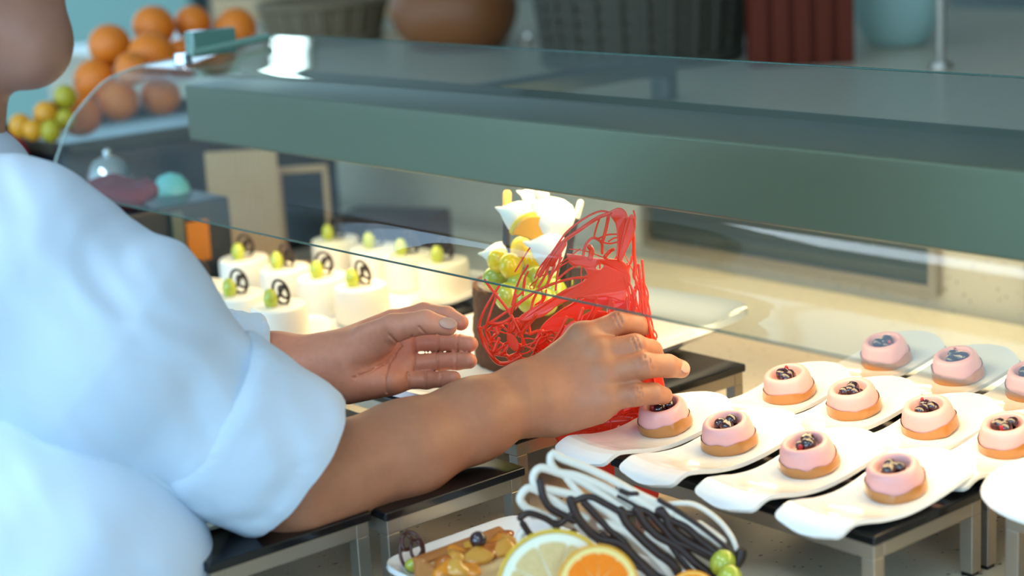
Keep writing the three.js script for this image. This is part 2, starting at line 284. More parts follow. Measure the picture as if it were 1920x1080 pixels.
// ---------------------------------------------------------------- display stands
const TOP = 0.089;
function stand(x0, x1, z0, z1, label, top = TOP) {
  const cx = (x0 + x1) / 2, cz = (z0 + z1) / 2, a = (x1 - x0) / 2, b = (z1 - z0) / 2, w = 0.015, s = thing('display_stand', label, 'stand', [cx, 0, cz], 0, 'black topped steel display stands');
  part('top', rbox(-a, a, top - 0.010, top, -b, b, 0.002), mat.blackTop, s);
  const f = top - 0.010, i = 0.003;
  for (const sx of [-1, 1]) for (const sz of [-1, 1]) { const X = sx * (a - i - w / 2), Z = sz * (b - i - w / 2); const l = part('leg', rbox(X - w / 2, X + w / 2, 0.004, f - w, Z - w / 2, Z + w / 2, 0.001), mat.steel, s); part('foot_pad', box(X - 0.006, X + 0.006, 0, 0.004, Z - 0.006, Z + 0.006), mat.blackTop, l); }
  for (const sz of [-1, 1]) { const Z = sz * (b - i - w / 2); part('rail', rbox(-a + i, a - i, f - w, f, Z - w / 2, Z + w / 2, 0.001), mat.steel, s); }
  for (const sx of [-1, 1]) { const X = sx * (a - i - w / 2); part('rail', rbox(X - w / 2, X + w / 2, f - w, f, -b + i + w, b - i - w, 0.001), mat.steel, s); }
  return s;
}
stand(-0.35, 0.0, -0.172, 0.0, 'black topped steel stand under the front row of pink desserts');
stand(-0.38, 0.0, -0.347, -0.177, 'black topped steel stand under the middle row of pink desserts');
stand(-0.38, 0.03, -0.522, -0.352, 'black topped steel stand under the back row of pink desserts');
stand(0.035, 0.30, -0.34, -0.145, 'black topped steel stand under the oval plate at the right edge');
stand(-0.86, -0.479, -0.357, 0.02, 'black topped steel stand under the square white tray');
stand(-0.74, -0.395, 0.079, 0.262, 'black topped steel stand behind the bent forearm');
stand(-0.74, -0.41, 0.268, 0.455, 'black topped steel stand beside the white shirt');
stand(-1.42, -0.98, -0.098, 0.07, 'black topped steel stand under the front row of white cream cakes');
stand(-1.42, -0.98, -0.268, -0.103, 'black topped steel stand under the middle row of white cream cakes');
stand(-1.42, -0.98, -0.438, -0.273, 'black topped steel stand under the back row of white cream cakes');

// ---------------------------------------------------------------- curved plates
const prof = new THREE.SplineCurve([[0.048, 0.0945], [0.045, 0.0985], [0.036, 0.1035], [0.022, 0.106], [0.004, 0.1035], [-0.02, 0.0985], [-0.05, 0.0958], [-0.08, 0.0978], [-0.11, 0.1030], [-0.14, 0.1105], [-0.178, 0.122]].map((p) => new THREE.Vector2(...p)));
const profTab = prof.getPoints(300);
const plateY = (z) => { let b = profTab[0]; for (const q of profTab) if (Math.abs(q.x - z) < Math.abs(b.x - z)) b = q; return b.y; };
const plateGeo = shellGeo(60, 18, (u, v0) => {
  const v = 1 - 2 * v0, z0 = 0.043 + 0.005 * (1 - v * v), z1 = -0.146 - 0.024 * (1 - v * v), z = z0 + (z1 - z0) * u;
  const c0 = u < 0.035 ? 0.9 + 0.1 * Math.sqrt(1 - ((0.035 - u) / 0.035) ** 2) : 1, c1 = u > 0.96 ? 0.93 + 0.07 * Math.sqrt(Math.max(0, 1 - ((u - 0.96) / 0.04) ** 2)) : 1;
  const w = (0.0395 + 0.0085 * Math.min(1, Math.max(0, u * 1.25 - 0.2)) ** 1.3) * c0 * c1;
  return [v * w, plateY(z) + 0.003 * v * v * (u > 0.12 ? 1 : u / 0.12), z];
}, 0.0045);
const ord = ['leftmost', 'second from the left', 'third from the left', 'rightmost'];
function boatPlate(x, z, label, sz = 1, group) { const p = solo('curved_plate', plateGeo, mat.porcelain, label, 'plate', [x, 0, z], group); p.scale.set(1, 1, sz); return p; }

// ---------------------------------------------------------------- pink mousse desserts
function makeDessert(k) {
  const wave = (a) => 0.0122 + 0.0024 * noise(3 * Math.cos(a) + k * 7, 3 * Math.sin(a), k) + 0.0015 * Math.sin(a * 2 + k);
  const lump = (a, y) => 1 + 0.02 * noise(2 * Math.cos(a) + k * 3, 2 * Math.sin(a), y * 80 + k);
  const base = [[0.0, 0.0], [0.0285, 0.0002], [0.0302, 0.002], [0.0303, 0.005], [0.0294, 1]];
  const mous = [[0.0282, -1], [0.0284, -0.9], [0.0276, 0.015], [0.0266, 0.0205], [0.0254, 0.0245], [0.0236, 0.0275], [0.0212, 0.0288], [0.0188, 0.0286], [0.0172, 0.0268], [0.016, 0.0235], [0.0145, 0.0205], [0.0125, 0.019], [0.006, 0.0184], [0.0, 0.0182]];
  const rev = (pts, n) => gridGeo(pts.length - 1, n, (u, v) => {
    const a = v * Math.PI * 2, i = Math.round(u * (pts.length - 1)), q = pts[i], w = wave(a);
    const y = q[1] === 1 ? w + 0.0004 : q[1] === -1 ? w - 0.0015 : q[1] === -0.9 ? w + 0.0006 : q[1], r = q[0] * lump(a, y) * (q[1] <= 0.005 && q[1] > 0 && pts === base ? 1 + 0.05 * Math.max(0, noise(2.3 * Math.cos(a) + k, 2.3 * Math.sin(a), k * 5)) : 1);
    return [r * Math.cos(a), y, r * Math.sin(a)]; }, true);
  const g = new THREE.Group();
  part('caramel_base', rev(base, 48), mat.caramel, g); part('pink_mousse', rev(mous, 48), mat.mousse, g);
  part('berry_sauce', gridGeo(4, 28, (u, v) => { const t = v * Math.PI * 2, r = u * (0.0115 + 0.0035 * noise(1.5 * Math.cos(t) + k, 1.5 * Math.sin(t), k)); return [r * Math.cos(t) + 0.001, 0.0205 - 0.0006 * u + 0.0012 * (u > 0.85), -r * Math.sin(t)]; }, true), mat.berry, g);
  const n = 4 + k % 3; for (let i = 0; i < n; i++) { const a = i * 2.1 + k * 1.3, r = i ? 0.0045 + 0.0045 * hash(i, k, 2) : 0.001, q = 0.0054 + 0.0026 * hash(k, i, 1); part('berry', displace(ball(q, 0, 0, 0, 1, 0.92, 1, 16), (x, y, z) => { const f = 1 + 0.1 * noise(x * 260 + i, y * 260, z * 260 + k); return [x * f, y * f, z * f]; }).translate(r * Math.cos(a), 0.0232 + 0.0022 * hash(i, k, 4), r * Math.sin(a)), mat.berry, g); }
  if (k % 2) part('red_berry_piece', displace(ball(0.0026, 0, 0, 0, 0.8, 1.5, 0.8, 12), (x, y, z) => [x * (1 + 0.3 * noise(x * 700, y * 700, 1)), y, z]).translate(0.0115 * Math.cos(k * 1.7), 0.0275, 0.0115 * Math.sin(k * 1.7)), mat.berryRed, g);
  return g;
}
const dessertKinds = [1, 2, 3, 4, 5].map(makeDessert);
[['front', 0, [-0.352, -0.254, -0.148, -0.045]], ['middle', -0.175, [-0.33, -0.233, -0.129, -0.035]], ['back', -0.352, [-0.331, -0.227, -0.122]]].forEach(([row, z, xs], r) => xs.forEach((x, i) => {
  const where = `${ord[i]} of the ${row} row`;
  boatPlate(x, z, `white curved plate under the pink dessert ${where}`);
  const d = dessertKinds[(i + r * 2) % 5].clone(); d.name = numbered('mousse_dessert'); scene.add(d);
  tag(d, `pink mousse dessert with dark berries, ${where}`, 'dessert', 'pink mousse desserts');
  d.position.set(x + 0.004 * Math.sin(i * 5 + r), plateY(-0.088) + 0.002, z - 0.088); d.rotation.set(0.24, i * 1.9 + r, 0, 'XYZ'); d.scale.setScalar(1.0);
}));
{ // oval plate at the right edge
  const p = solo('oval_plate', shellGeo(16, 48, (u, v) => { const a = -v * Math.PI * 2; return [0.105 * u * Math.cos(a), 0.004 + 0.018 * u ** 4, 0.112 * u * Math.sin(a)]; }, 0.0045, true), mat.porcelain, 'empty white oval plate at the right edge of the picture', 'plate', [0.118, TOP + 0.002, -0.185]);
}

// ---------------------------------------------------------------- white cream cakes with grape and chocolate
function makeCreamCake() {
  const g = new THREE.Group();
  part('cream_body', displace(lathe([[0, 0], [0.0355, 0], [0.036, 0.003], [0.0355, 0.03], [0.0352, 0.045], [0.0335, 0.0478], [0.03, 0.0482], [0.0, 0.0475]], 48), (x, y, z) => { const f = 1 + 0.012 * noise(x * 90, y * 90, z * 90); return [x * f, y, z * f]; }), mat.cream, g);
  part('grape_half', ball(0.0118, -0.005, 0.058, 0.009, 0.8, 1.15, 0.75), mat.grape, g);
  const loop = (s, dx) => tube(Array.from({ length: 12 }, (_, i) => { const a = i / 12 * Math.PI * 2; return [dx + s * 0.011 * Math.cos(a), 0.062 + s * 0.0165 * Math.sin(a) + 0.002, -0.003 + 0.004 * Math.sin(a)]; }), 0.002, 36, 6, true);
  part('chocolate_curl', [loop(1, 0.004), loop(0.55, 0.008), tube([[-0.004, 0.05, -0.001], [0.004, 0.064, -0.002], [0.012, 0.074, -0.001]], 0.002, 12, 6)], mat.choc, g);
  return g;
}
const creamKind = makeCreamCake();
[['front', -0.03, [-1.225, -1.125, -1.02]], ['middle', -0.17, [-1.33, -1.217, -1.12, -1.026]], ['back', -0.34, [-1.33, -1.225, -1.139, -1.055]]].forEach(([row, z, xs], r) => xs.forEach((x, i) => {
  const where = `${ord[xs.length === 3 ? [0, 1, 3][i] : i]} of the ${row} row`;
  boatPlate(x, z + 0.07, `white curved plate under the cream cake ${where}`, 0.82);
  const d = creamKind.clone(); d.name = numbered('cream_cake'); scene.add(d); tag(d, `white cream cake with grape and chocolate, ${where}`, 'cake', 'white cream cakes');
  d.position.set(x, plateY(-0.07) + 0.001, z); d.scale.setScalar(1.07); d.rotation.set(0.03, 0.55 + 0.3 * Math.sin(i * 3 + r * 2), 0);
}));

// ---------------------------------------------------------------- square white tray and the fruit centrepiece
function rectPlate(hx, hz, rise, t, n = 7) {
  return shellGeo(22, 96, (u, v) => { const a = -v * Math.PI * 2, c = Math.cos(a), s = Math.sin(a), k = (Math.abs(c) ** n + Math.abs(s) ** n) ** (-1 / n); const q = Math.max(0, (u - 0.8) / 0.2); return [hx * u * k * c, t + rise * q * q * (3 - 2 * q) * 0.85 + rise * 0.15 * u * u, hz * u * k * s]; }, t, true);
}
solo('serving_tray', rectPlate(0.155, 0.275, 0.022, 0.009), mat.porcelain, 'big rectangular white porcelain tray under the chocolate cake', 'tray', [-0.70, TOP + 0.001, -0.215]).rotation.y = 0.1;
const CK = [-0.6504, 0.098, -0.1569];
{
  const c = thing('chocolate_cake', 'crumbly dark chocolate cake block behind the red sugar net', 'cake', [CK[0] - 0.028, 0.1, CK[2] - 0.040], 0.3);
  part('sponge', displace(new THREE.CylinderGeometry(0.082, 0.086, 0.098, 72, 24).translate(0, 0.049, 0), (x, y, z) => { const f = 1 + 0.03 * fbm(x * 45, y * 45, z * 45) + 0.012 * noise(x * 190, y * 190, z * 190); return [x * f, y + (y > 0.09 ? 0.004 * noise(x * 80, 1, z * 80) : 0), z * f]; }), mat.cake, c);
  part('glaze', displace(ball(0.078, 0, 0.096, 0, 1, 0.14, 1, 36), (x, y, z) => [x, y + 0.002 * noise(x * 60, 4, z * 60), z]), mat.choc, c);
}
const grapeGeo = displace(new THREE.SphereGeometry(0.0145, 20, 14), (x, y, z) => [x, y * 1.12, z]);
function grape(p, yellow, label, group, s = 1) { const m = solo('grape', grapeGeo, yellow ? mat.grapeYellow : mat.grape, label, 'grape', p, group); m.scale.setScalar(s); m.rotation.set(rr(-0.5, 0.5), rr(0, 6), rr(-0.5, 0.5)); return m; }
[[[-0.6652, 0.2382, -0.1243], 'yellow grape at the left end of the yellow grapes'], [[-0.6326, 0.2376, -0.1151], 'yellow grape nearest the camera, in the middle of the yellow ones'], [[-0.6569, 0.2479, -0.1538], 'topmost yellow grape just below the orange wedge'], [[-0.6376, 0.2372, -0.157], 'yellow grape right of the others, beside the sugar strands']].forEach(([p, l]) => grape(p, true, l, 'yellow grapes on the cake'));
[[[-0.6726, 0.2142, -0.1228], 'green grape at the left end, under the yellow grapes'], [[-0.6225, 0.2128, -0.1182], 'green grape in the middle of the bunch on the chocolate cake'], [[-0.626, 0.216, -0.1471], 'green grape right below the rightmost yellow grape'], [[-0.6088, 0.1996, -0.1618], 'green grape behind the long sugar arm'], [[-0.6226, 0.2047, -0.0991], 'lowest green grape at the left, on the chocolate glaze'], [[-0.5981, 0.2019, -0.1114], 'lowest green grape in the middle, on the chocolate glaze'], [[-0.5927, 0.196, -0.1317], 'lowest green grape at the right, on the chocolate glaze'], [[-0.6271, 0.2025, -0.189], 'rightmost green grape beside the thick chocolate stick'], [[-0.6739, 0.2048, -0.1498], 'green grape hidden behind the front yellow grape']].forEach(([p, l]) => grape(p, false, l, 'green grapes on the cake', 1.08));
const kiss = (s) => displace(lathe([[0, 0], [0.012, 0.0005], [0.0185, 0.006], [0.0205, 0.013], [0.018, 0.021], [0.0125, 0.028], [0.0075, 0.033], [0.004, 0.037], [0.0015, 0.043], [0, 0.0455]], 30), (x, y, z) => { const a = Math.atan2(z, x), f = 1 + 0.05 * Math.sin(3 * a + y * 90); return [x * f + 5 * (y > 0.03 ? (y - 0.03) ** 2 : 0), y, z * f]; });
const kissGeo = kiss().translate(0, -0.017, 0);
[[[-0.6443, 0.2945, -0.1377], [-0.52, 0.35, 0.62], 'white meringue kiss with its tip to the left, left of the orange wedge', 1.0], [[-0.602, 0.2959, -0.1569], [-0.2, 0.85, 0.5], 'largest white meringue kiss right of the orange wedge', 1.4], [[-0.5915, 0.2586, -0.1399], [-0.56, 0.3, 0.66], 'white meringue kiss beside the red sugar arch', 1.15], [[-0.683, 0.2411, -0.1361], [-0.6, 0.1, 0.7], 'small white meringue kiss behind the yellow grapes', 0.85], [[-0.6769, 0.3025, -0.1978], [-0.5, 0.3, 0.5], 'topmost white meringue kiss under the lamp housing', 0.9]].forEach(([p, d, l, s]) => {
  const m = solo('meringue', kissGeo, mat.meringue, l, 'meringue', p, 'meringue kisses on the cake'); m.quaternion.setFromUnitVectors(new THREE.Vector3(0, 1, 0), V(d).normalize()); m.scale.setScalar(s);
});
{ // orange wedge stuck between the meringues
  const o = thing('orange_wedge', 'orange wedge with bright rind between the white meringues', 'fruit', [-0.6074, 0.272, -0.1337], 0.9);
  const sh = new THREE.Shape(); sh.absarc(0, 0, 0.026, -0.2, 2.2, false); sh.lineTo(0, 0);
  part('flesh', new THREE.ExtrudeGeometry(sh, { depth: 0.012, bevelSize: 0.002, bevelThickness: 0.002 }).translate(0, 0, -0.006), M([0.82, 0.38, 0.01], 0.3), o);
  part('rind', tube(Array.from({ length: 9 }, (_, i) => { const a = -0.2 + 2.4 * i / 8; return [0.0275 * Math.cos(a), 0.0275 * Math.sin(a), 0]; }), 0.0045, 30, 8), M([0.85, 0.55, 0.01], 0.35), o);
  o.rotation.z = 0.6;
  const stick = (a, b, r, m, l) => { const s = thing('chocolate_stick', l, 'chocolate', a); const d = V(b).sub(V(a)); part('stick', tube([[0, 0, 0], d.toArray()], r, 6, 8), mat.choc, s); part('pale_tip', tube([d.clone().multiplyScalar(0.86).toArray(), d.clone().multiplyScalar(1.01).toArray()], r * 1.12, 4, 8), m, s); };
  stick([-0.615, 0.1898, -0.1668], [-0.6034, 0.3022, -0.2055], 0.0038, mat.whiteChoc, 'thin chocolate stick with a pale tip behind the sugar arch');
  stick([-0.6649, 0.216, -0.1326], [-0.6852, 0.3124, -0.1595], 0.0048, M([0.6, 0.3, 0.06], 0.4), 'thin chocolate stick with an amber tip left of the meringues');
  stick([-0.6147, 0.1868, -0.1821], [-0.623, 0.2689, -0.202], 0.0075, mat.choc, 'thick chocolate stick right of the lowest meringue');
}

// ---------------------------------------------------------------- the red pulled sugar net
{
  const O = V([-0.39117, 0.00000, -0.09385]), EU = new THREE.Vector3(0.6513, 0, -0.7588), EN = new THREE.Vector3(0.7588, 0, 0.6513);
  const sugar = thing('sugar_sculpture', 'glossy red pulled sugar net held upright between the two hands', 'sugar work', O.toArray());
  const at = (s, t, n = 0) => { const q = s + 0.06, b = -0.9 * q * q - 0.02 * Math.max(0, t - 0.2) * 4 + n; return EU.clone().multiplyScalar(s).addScaledVector(EN, b).add(new THREE.Vector3(0, t, 0)); };
  const strand = (pts, r, n = 0) => tube(pts.map((p, i) => at(p[0], p[1], n + 0.002 * Math.sin(i * 2.1 + p[0] * 90)).toArray()), r, pts.length * 5, 6);
  const sheet = (pts, holes, n, label) => {
    const sh = new THREE.Shape(new THREE.SplineCurve([...pts, pts[0]].map((p) => new THREE.Vector2(...p))).getPoints(pts.length * 5));
    for (const [x, y, r] of holes) { const h = new THREE.Path(); h.absellipse(x, y, r * 1.2, r * 0.8, 0, Math.PI * 2, false, 0.4); sh.holes.push(h); }
    const g = new THREE.ExtrudeGeometry(sh, { depth: 0.0012, bevelEnabled: true, bevelSize: 0.0012, bevelThickness: 0.0012, bevelSegments: 2, curveSegments: 14 });
    displace(g, (x, y, z) => at(x, y, n + z + 0.0015 * noise(x * 60, y * 60, n * 50)).toArray()); return part(label, g, mat.sugar, sugar);
  };
  sheet([[-0.0761, 0.2888], [-0.0617, 0.2863], [-0.0492, 0.2826], [-0.0273, 0.2803], [-0.0169, 0.2773], [-0.0116, 0.2669], [-0.0103, 0.2549], [-0.0153, 0.2463], [-0.0162, 0.2385], [-0.0209, 0.2364], [-0.0312, 0.2405], [-0.0428, 0.2418], [-0.0523, 0.2381], [-0.0637, 0.2423], [-0.0767, 0.24], [-0.0903, 0.2348], [-0.1054, 0.2242], [-0.1173, 0.2206], [-0.1291, 0.2182], [-0.1318, 0.2214], [-0.1168, 0.2308], [-0.0988, 0.2394], [-0.0809, 0.2498], [-0.0661, 0.255], [-0.0565, 0.261], [-0.0556, 0.2693], [-0.061, 0.2768], [-0.0725, 0.2786]], [[...[-0.042, 0.2739], 0.0048]], 0, 'sugar_sheet');
  sheet([[-0.0291, 0.3322], [-0.0192, 0.3358], [-0.0124, 0.3325], [-0.0099, 0.3236], [-0.0122, 0.309], [-0.0171, 0.2868], [-0.022, 0.2812], [-0.0206, 0.3024], [-0.0211, 0.3183], [-0.0253, 0.3268]], [], 0.002, 'sugar_sheet');
  sheet([[-0.0105, 0.3218], [-0.0051, 0.3286], [-0.002, 0.3202], [-0.0048, 0.3074], [-0.0135, 0.2914], [-0.0203, 0.2799], [-0.0166, 0.3004]], [], 0.006, 'sugar_sheet');
  { const hs = []; for (let i = 0; i < 16; i++) hs.push([...[[-0.0832, 0.0767], [-0.068, 0.0833], [-0.0537, 0.0714], [-0.0442, 0.0858], [-0.0291, 0.0924], [-0.014, 0.1009], [-0.0025, 0.0909], [0.0039, 0.1061], [0.0136, 0.0963], [-0.0604, 0.0555], [-0.0368, 0.0505], [-0.0213, 0.0659], [-0.0067, 0.0601], [0.0101, 0.0654], [0.0057, 0.0406], [-0.0135, 0.0385]][i], 0.0022 + 0.002 * hash(i, 2, 2)]);
    sheet([[-0.0989, 0.0838], [-0.0766, 0.0912], [-0.0528, 0.0937], [-0.0286, 0.1047], [0.0013, 0.1155], [0.0192, 0.1206], [0.0254, 0.0956], [0.0214, 0.0648], [0.0147, 0.0276], [0.009, 0.0001], [-0.003, 0.0008], [-0.0174, 0.013], [-0.0376, 0.0304], [-0.0609, 0.0442], [-0.0826, 0.0629]], hs, -0.002, 'sugar_sheet'); }
  sheet([[-0.0223, 0.187], [0.0056, 0.1994], [0.0136, 0.193], [0.0178, 0.1788], [0.0203, 0.1512], [0.0226, 0.1174], [-0.0048, 0.1096], [-0.0528, 0.0937], [-0.0766, 0.09], [-0.0629, 0.1313], [-0.0498, 0.1612]], [[...[-0.0322, 0.1602], 0.006], [...[-0.0036, 0.1403], 0.005]], -0.004, 'sugar_sheet');
  sheet([[-0.1422, 0.2135], [-0.136, 0.2192], [-0.1234, 0.2161], [-0.1268, 0.2066], [-0.1369, 0.2036], [-0.1437, 0.2076]], [], -0.004, 'sugar_sheet');
  sheet([[-0.1462, 0.2041], [-0.1405, 0.2013], [-0.1353, 0.1901], [-0.139, 0.1855], [-0.1457, 0.1931]], [], 0.001, 'sugar_sheet');
  sheet([[-0.0816, 0.2102], [-0.0737, 0.2152], [-0.0699, 0.2108], [-0.0751, 0.1978], [-0.0898, 0.1846], [-0.102, 0.175], [-0.1066, 0.1776], [-0.0923, 0.1939]], [], 0.001, 'sugar_sheet');
  sheet([[-0.062, 0.2164], [-0.0472, 0.2216], [-0.03, 0.2146], [-0.0218, 0.1991], [-0.0488, 0.1854], [-0.0726, 0.1758], [-0.0967, 0.1637], [-0.1023, 0.1701], [-0.078, 0.187]], [[...[-0.0568, 0.2028], 0.005], [...[-0.0409, 0.2044], 0.005], [...[-0.0753, 0.1808], 0.003]], -0.016, 'sugar_sheet');
  sheet([[-0.1166, 0.1891], [-0.1075, 0.2056], [-0.0929, 0.2181], [-0.0737, 0.2291], [-0.0512, 0.2362], [-0.0234, 0.2335], [-0.003, 0.2192], [0.0017, 0.1888], [-0.0315, 0.1772], [-0.0839, 0.1606], [-0.1074, 0.1606]], [[...[-0.0952, 0.194], 0.007], [...[-0.0781, 0.21], 0.006], [...[-0.059, 0.2186], 0.0065], [...[-0.0385, 0.2199], 0.006], [...[-0.0195, 0.2141], 0.0055], [...[-0.0707, 0.1927], 0.006], [...[-0.1066, 0.1776], 0.005], [...[-0.0102, 0.1967], 0.004]], -0.02, 'sugar_sheet');
  const L = [
    [[[-0.0811, 0.2198], [-0.0889, 0.2046], [-0.1014, 0.1883], [-0.1104, 0.173]], 0.0018], [[[-0.0632, 0.2285], [-0.0711, 0.2096], [-0.0848, 0.191], [-0.0986, 0.1736]], 0.0022], [[[-0.0467, 0.2324], [-0.0521, 0.2158], [-0.0659, 0.1949], [-0.0832, 0.1764]], 0.0016], [[[-0.0292, 0.2326], [-0.0299, 0.217], [-0.0412, 0.1984]], 0.0016],
    [[[-0.1027, 0.2784], [-0.0902, 0.2955], [-0.0767, 0.3125], [-0.0588, 0.3262], [-0.0377, 0.3339], [-0.028, 0.3322]], 0.0012], [[[-0.1079, 0.2668], [-0.0967, 0.2828], [-0.0813, 0.3021], [-0.0604, 0.3163], [-0.0397, 0.3275], [-0.0274, 0.3316]], 0.0022], [[[-0.094, 0.2791], [-0.0876, 0.2895], [-0.0796, 0.3009]], 0.0034],
    [[[-0.0292, 0.3311], [-0.0327, 0.316], [-0.0366, 0.3044], [-0.0386, 0.2998]], 0.0019], [[[-0.0397, 0.327], [-0.0436, 0.3166], [-0.047, 0.3062]], 0.0011], [[[-0.06, 0.2856], [-0.056, 0.2984], [-0.0476, 0.3056], [-0.0391, 0.3004], [-0.0385, 0.288]], 0.0016], [[[-0.0424, 0.3047], [-0.0319, 0.3077], [-0.0203, 0.3083]], 0.0010], [[[-0.038, 0.3004], [-0.0294, 0.2981], [-0.0207, 0.3]], 0.0010], [[[-0.031, 0.3006], [-0.0251, 0.3038], [-0.0205, 0.3047]], 0.0009],
    [[[-0.052, 0.284], [-0.0499, 0.2922], [-0.052, 0.2958]], 0.0030], [[[-0.0358, 0.2843], [-0.0297, 0.2899], [-0.0268, 0.2921]], 0.0022], [[[-0.0741, 0.2947], [-0.0557, 0.2913], [-0.0387, 0.2844], [-0.0284, 0.2803]], 0.0006], [[[-0.0853, 0.2787], [-0.0733, 0.2875], [-0.0625, 0.294]], 0.0008],
    [[[-0.0021, 0.3319], [-0.0012, 0.3249], [-0.0026, 0.3173]], 0.0012], [[[-0.0043, 0.3203], [-0.0038, 0.3026], [-0.0039, 0.2849], [-0.0033, 0.27], [-0.0048, 0.2612]], 0.0020], [[[0.0045, 0.2773], [0.0054, 0.2547], [0.0072, 0.2247], [0.0098, 0.2004], [0.013, 0.176]], 0.0014], [[[0.0003, 0.2728], [0.0023, 0.2489], [0.0038, 0.2128], [0.009, 0.1641], [0.0147, 0.127]], 0.0016],
    [[[-0.168, 0.2629], [-0.1594, 0.2505], [-0.1486, 0.2355], [-0.1395, 0.2206], [-0.1327, 0.2051], [-0.1277, 0.1897]], 0.0017], [[[-0.152, 0.2573], [-0.1615, 0.2446], [-0.1717, 0.2284], [-0.1774, 0.2118], [-0.1754, 0.1954], [-0.1675, 0.181], [-0.1575, 0.1701]], 0.0014], [[[-0.1555, 0.2479], [-0.1622, 0.2327], [-0.1676, 0.2185], [-0.1702, 0.2042], [-0.1647, 0.1887]], 0.0014],
    [[[-0.0558, 0.2634], [-0.0715, 0.263], [-0.0891, 0.2592], [-0.1087, 0.2519], [-0.1249, 0.2426], [-0.1431, 0.2298], [-0.1612, 0.2182], [-0.1764, 0.2081]], 0.0015], [[[-0.1346, 0.2468], [-0.1388, 0.2326], [-0.1438, 0.2172], [-0.1466, 0.1968]], 0.0012], [[[-0.1111, 0.2503], [-0.1163, 0.2398], [-0.1198, 0.2286]], 0.0014], [[[-0.1043, 0.2457], [-0.1084, 0.2339], [-0.1112, 0.2251]], 0.0016], [[[-0.12, 0.2794], [-0.1276, 0.2679], [-0.1342, 0.2533], [-0.1398, 0.2357]], 0.0012],
    [[[-0.0911, 0.2778], [-0.0958, 0.2661], [-0.1016, 0.2545]], 0.0015], [[[-0.0836, 0.2893], [-0.088, 0.2705], [-0.0913, 0.251]], 0.0012], [[[-0.0969, 0.2781], [-0.1021, 0.2665], [-0.1097, 0.255]], 0.0014], [[[-0.0632, 0.2787], [-0.0763, 0.2722], [-0.0884, 0.2628]], 0.0013], [[[-0.0705, 0.2838], [-0.0854, 0.2763], [-0.0975, 0.2662]], 0.0009],
    [[[-0.1775, 0.2106], [-0.1727, 0.1922], [-0.1653, 0.1784], [-0.1575, 0.1695], [-0.1463, 0.1713], [-0.1342, 0.1767]], 0.0024], [[[-0.1655, 0.2148], [-0.1555, 0.2154], [-0.1478, 0.2174], [-0.1406, 0.2219]], 0.0020], [[[-0.1142, 0.224], [-0.1235, 0.2137], [-0.1329, 0.2009]], 0.0026], [[[-0.1566, 0.1974], [-0.1612, 0.1885], [-0.1632, 0.1844]], 0.0022], [[[-0.1451, 0.1919], [-0.1515, 0.1837], [-0.1546, 0.1803]], 0.0016],
    [[[-0.0145, 0.2378], [-0.0125, 0.2137], [-0.0105, 0.1894]], 0.0016], [[[-0.0301, 0.2405], [-0.0341, 0.2269], [-0.0324, 0.2136]], 0.0014], [[[-0.0464, 0.2408], [-0.0529, 0.2249], [-0.0653, 0.2075]], 0.0012], [[[-0.0152, 0.2618], [-0.0088, 0.2495], [-0.0062, 0.2254], [-0.0025, 0.2011]], 0.0014],
    [[[-0.0977, 0.0825], [-0.0867, 0.0644], [-0.0667, 0.0471], [-0.0436, 0.0308]], 0.0022], [[[0.0226, 0.1174], [0.0264, 0.0894], [0.0206, 0.0586], [0.0146, 0.0244]], 0.0018],
  ];
  for (const [p, r] of L) part('sugar_strand', strand(p, r), mat.sugar, sugar);
  // the fine criss-cross of threads at the lower left and along the folded right edge
  const fine = [], seg = (a, b, r, n) => { const m = [(a[0] + b[0]) / 2 + rr(-0.006, 0.006), (a[1] + b[1]) / 2 + rr(-0.006, 0.006)]; fine.push(strand([a, m, b], r, n)); };
  { // the open cells at the lower left: jittered knots, each tied to its nearest neighbours
    const poly = [[-0.1775, 0.2094], [-0.1612, 0.2182], [-0.1435, 0.222], [-0.1232, 0.2197], [-0.1002, 0.2124], [-0.0882, 0.1936], [-0.0902, 0.1768], [-0.1132, 0.1634], [-0.1407, 0.1661], [-0.1564, 0.1682], [-0.1709, 0.1824]], knots = [], step = 0.0115;
    const inside = (p) => { let c = false; for (let i = 0, j = poly.length - 1; i < poly.length; j = i++) { const a = poly[i], q = poly[j]; if ((a[1] > p[1]) !== (q[1] > p[1]) && p[0] < (q[0] - a[0]) * (p[1] - a[1]) / (q[1] - a[1]) + a[0]) c = !c; } return c; };
    for (let x = -0.2; x < 0.02; x += step) for (let y = 0.1; y < 0.24; y += step) { const p = [x + rr(-0.0045, 0.0045), y + rr(-0.0045, 0.0045)]; if (inside(p)) knots.push(p); }
    const done = new Set();
    knots.forEach((p, i) => { knots.map((q, j) => [Math.hypot(p[0] - q[0], p[1] - q[1]), j]).sort((a, c) => a[0] - c[0]).slice(1, 4).forEach(([, j]) => { const k = Math.min(i, j) + '_' + Math.max(i, j); if (!done.has(k)) { done.add(k); const q = knots[j], m = [(p[0] + q[0]) / 2 + rr(-0.002, 0.002), (p[1] + q[1]) / 2 + rr(-0.002, 0.002)]; fine.push(strand([p, m, q], rr(0.0010, 0.0023), -0.003 + 0.003 * noise(p[0] * 60, p[1] * 60, 2))); } }); });
    for (let i = 0; i < 30; i++) { const p = knots[Math.floor(rr(0, knots.length))], w = rr(0, 6.3), d = rr(0.015, 0.035), q = [p[0] + d * Math.cos(w), p[1] + d * Math.sin(w)]; if (inside(q)) seg(p, q, rr(0.0005, 0.0011), rr(-0.012, 0.004)); }
  }
  const r0 = [-0.0039, 0.2849], r1 = [0.0194, 0.1268];
  for (let i = 0; i < 80; i++) { const t = rr(r1[1], r0[1]), e = r0[0] + (r1[0] - r0[0]) * (r0[1] - t) / (r0[1] - r1[1]), l = rr(0.02, 0.06), s = e + rr(-0.018, 0.006); seg([s, t], [s + rr(-0.006, 0.010), t - l], rr(0.0005, 0.0013), rr(-0.035, 0.002)); }
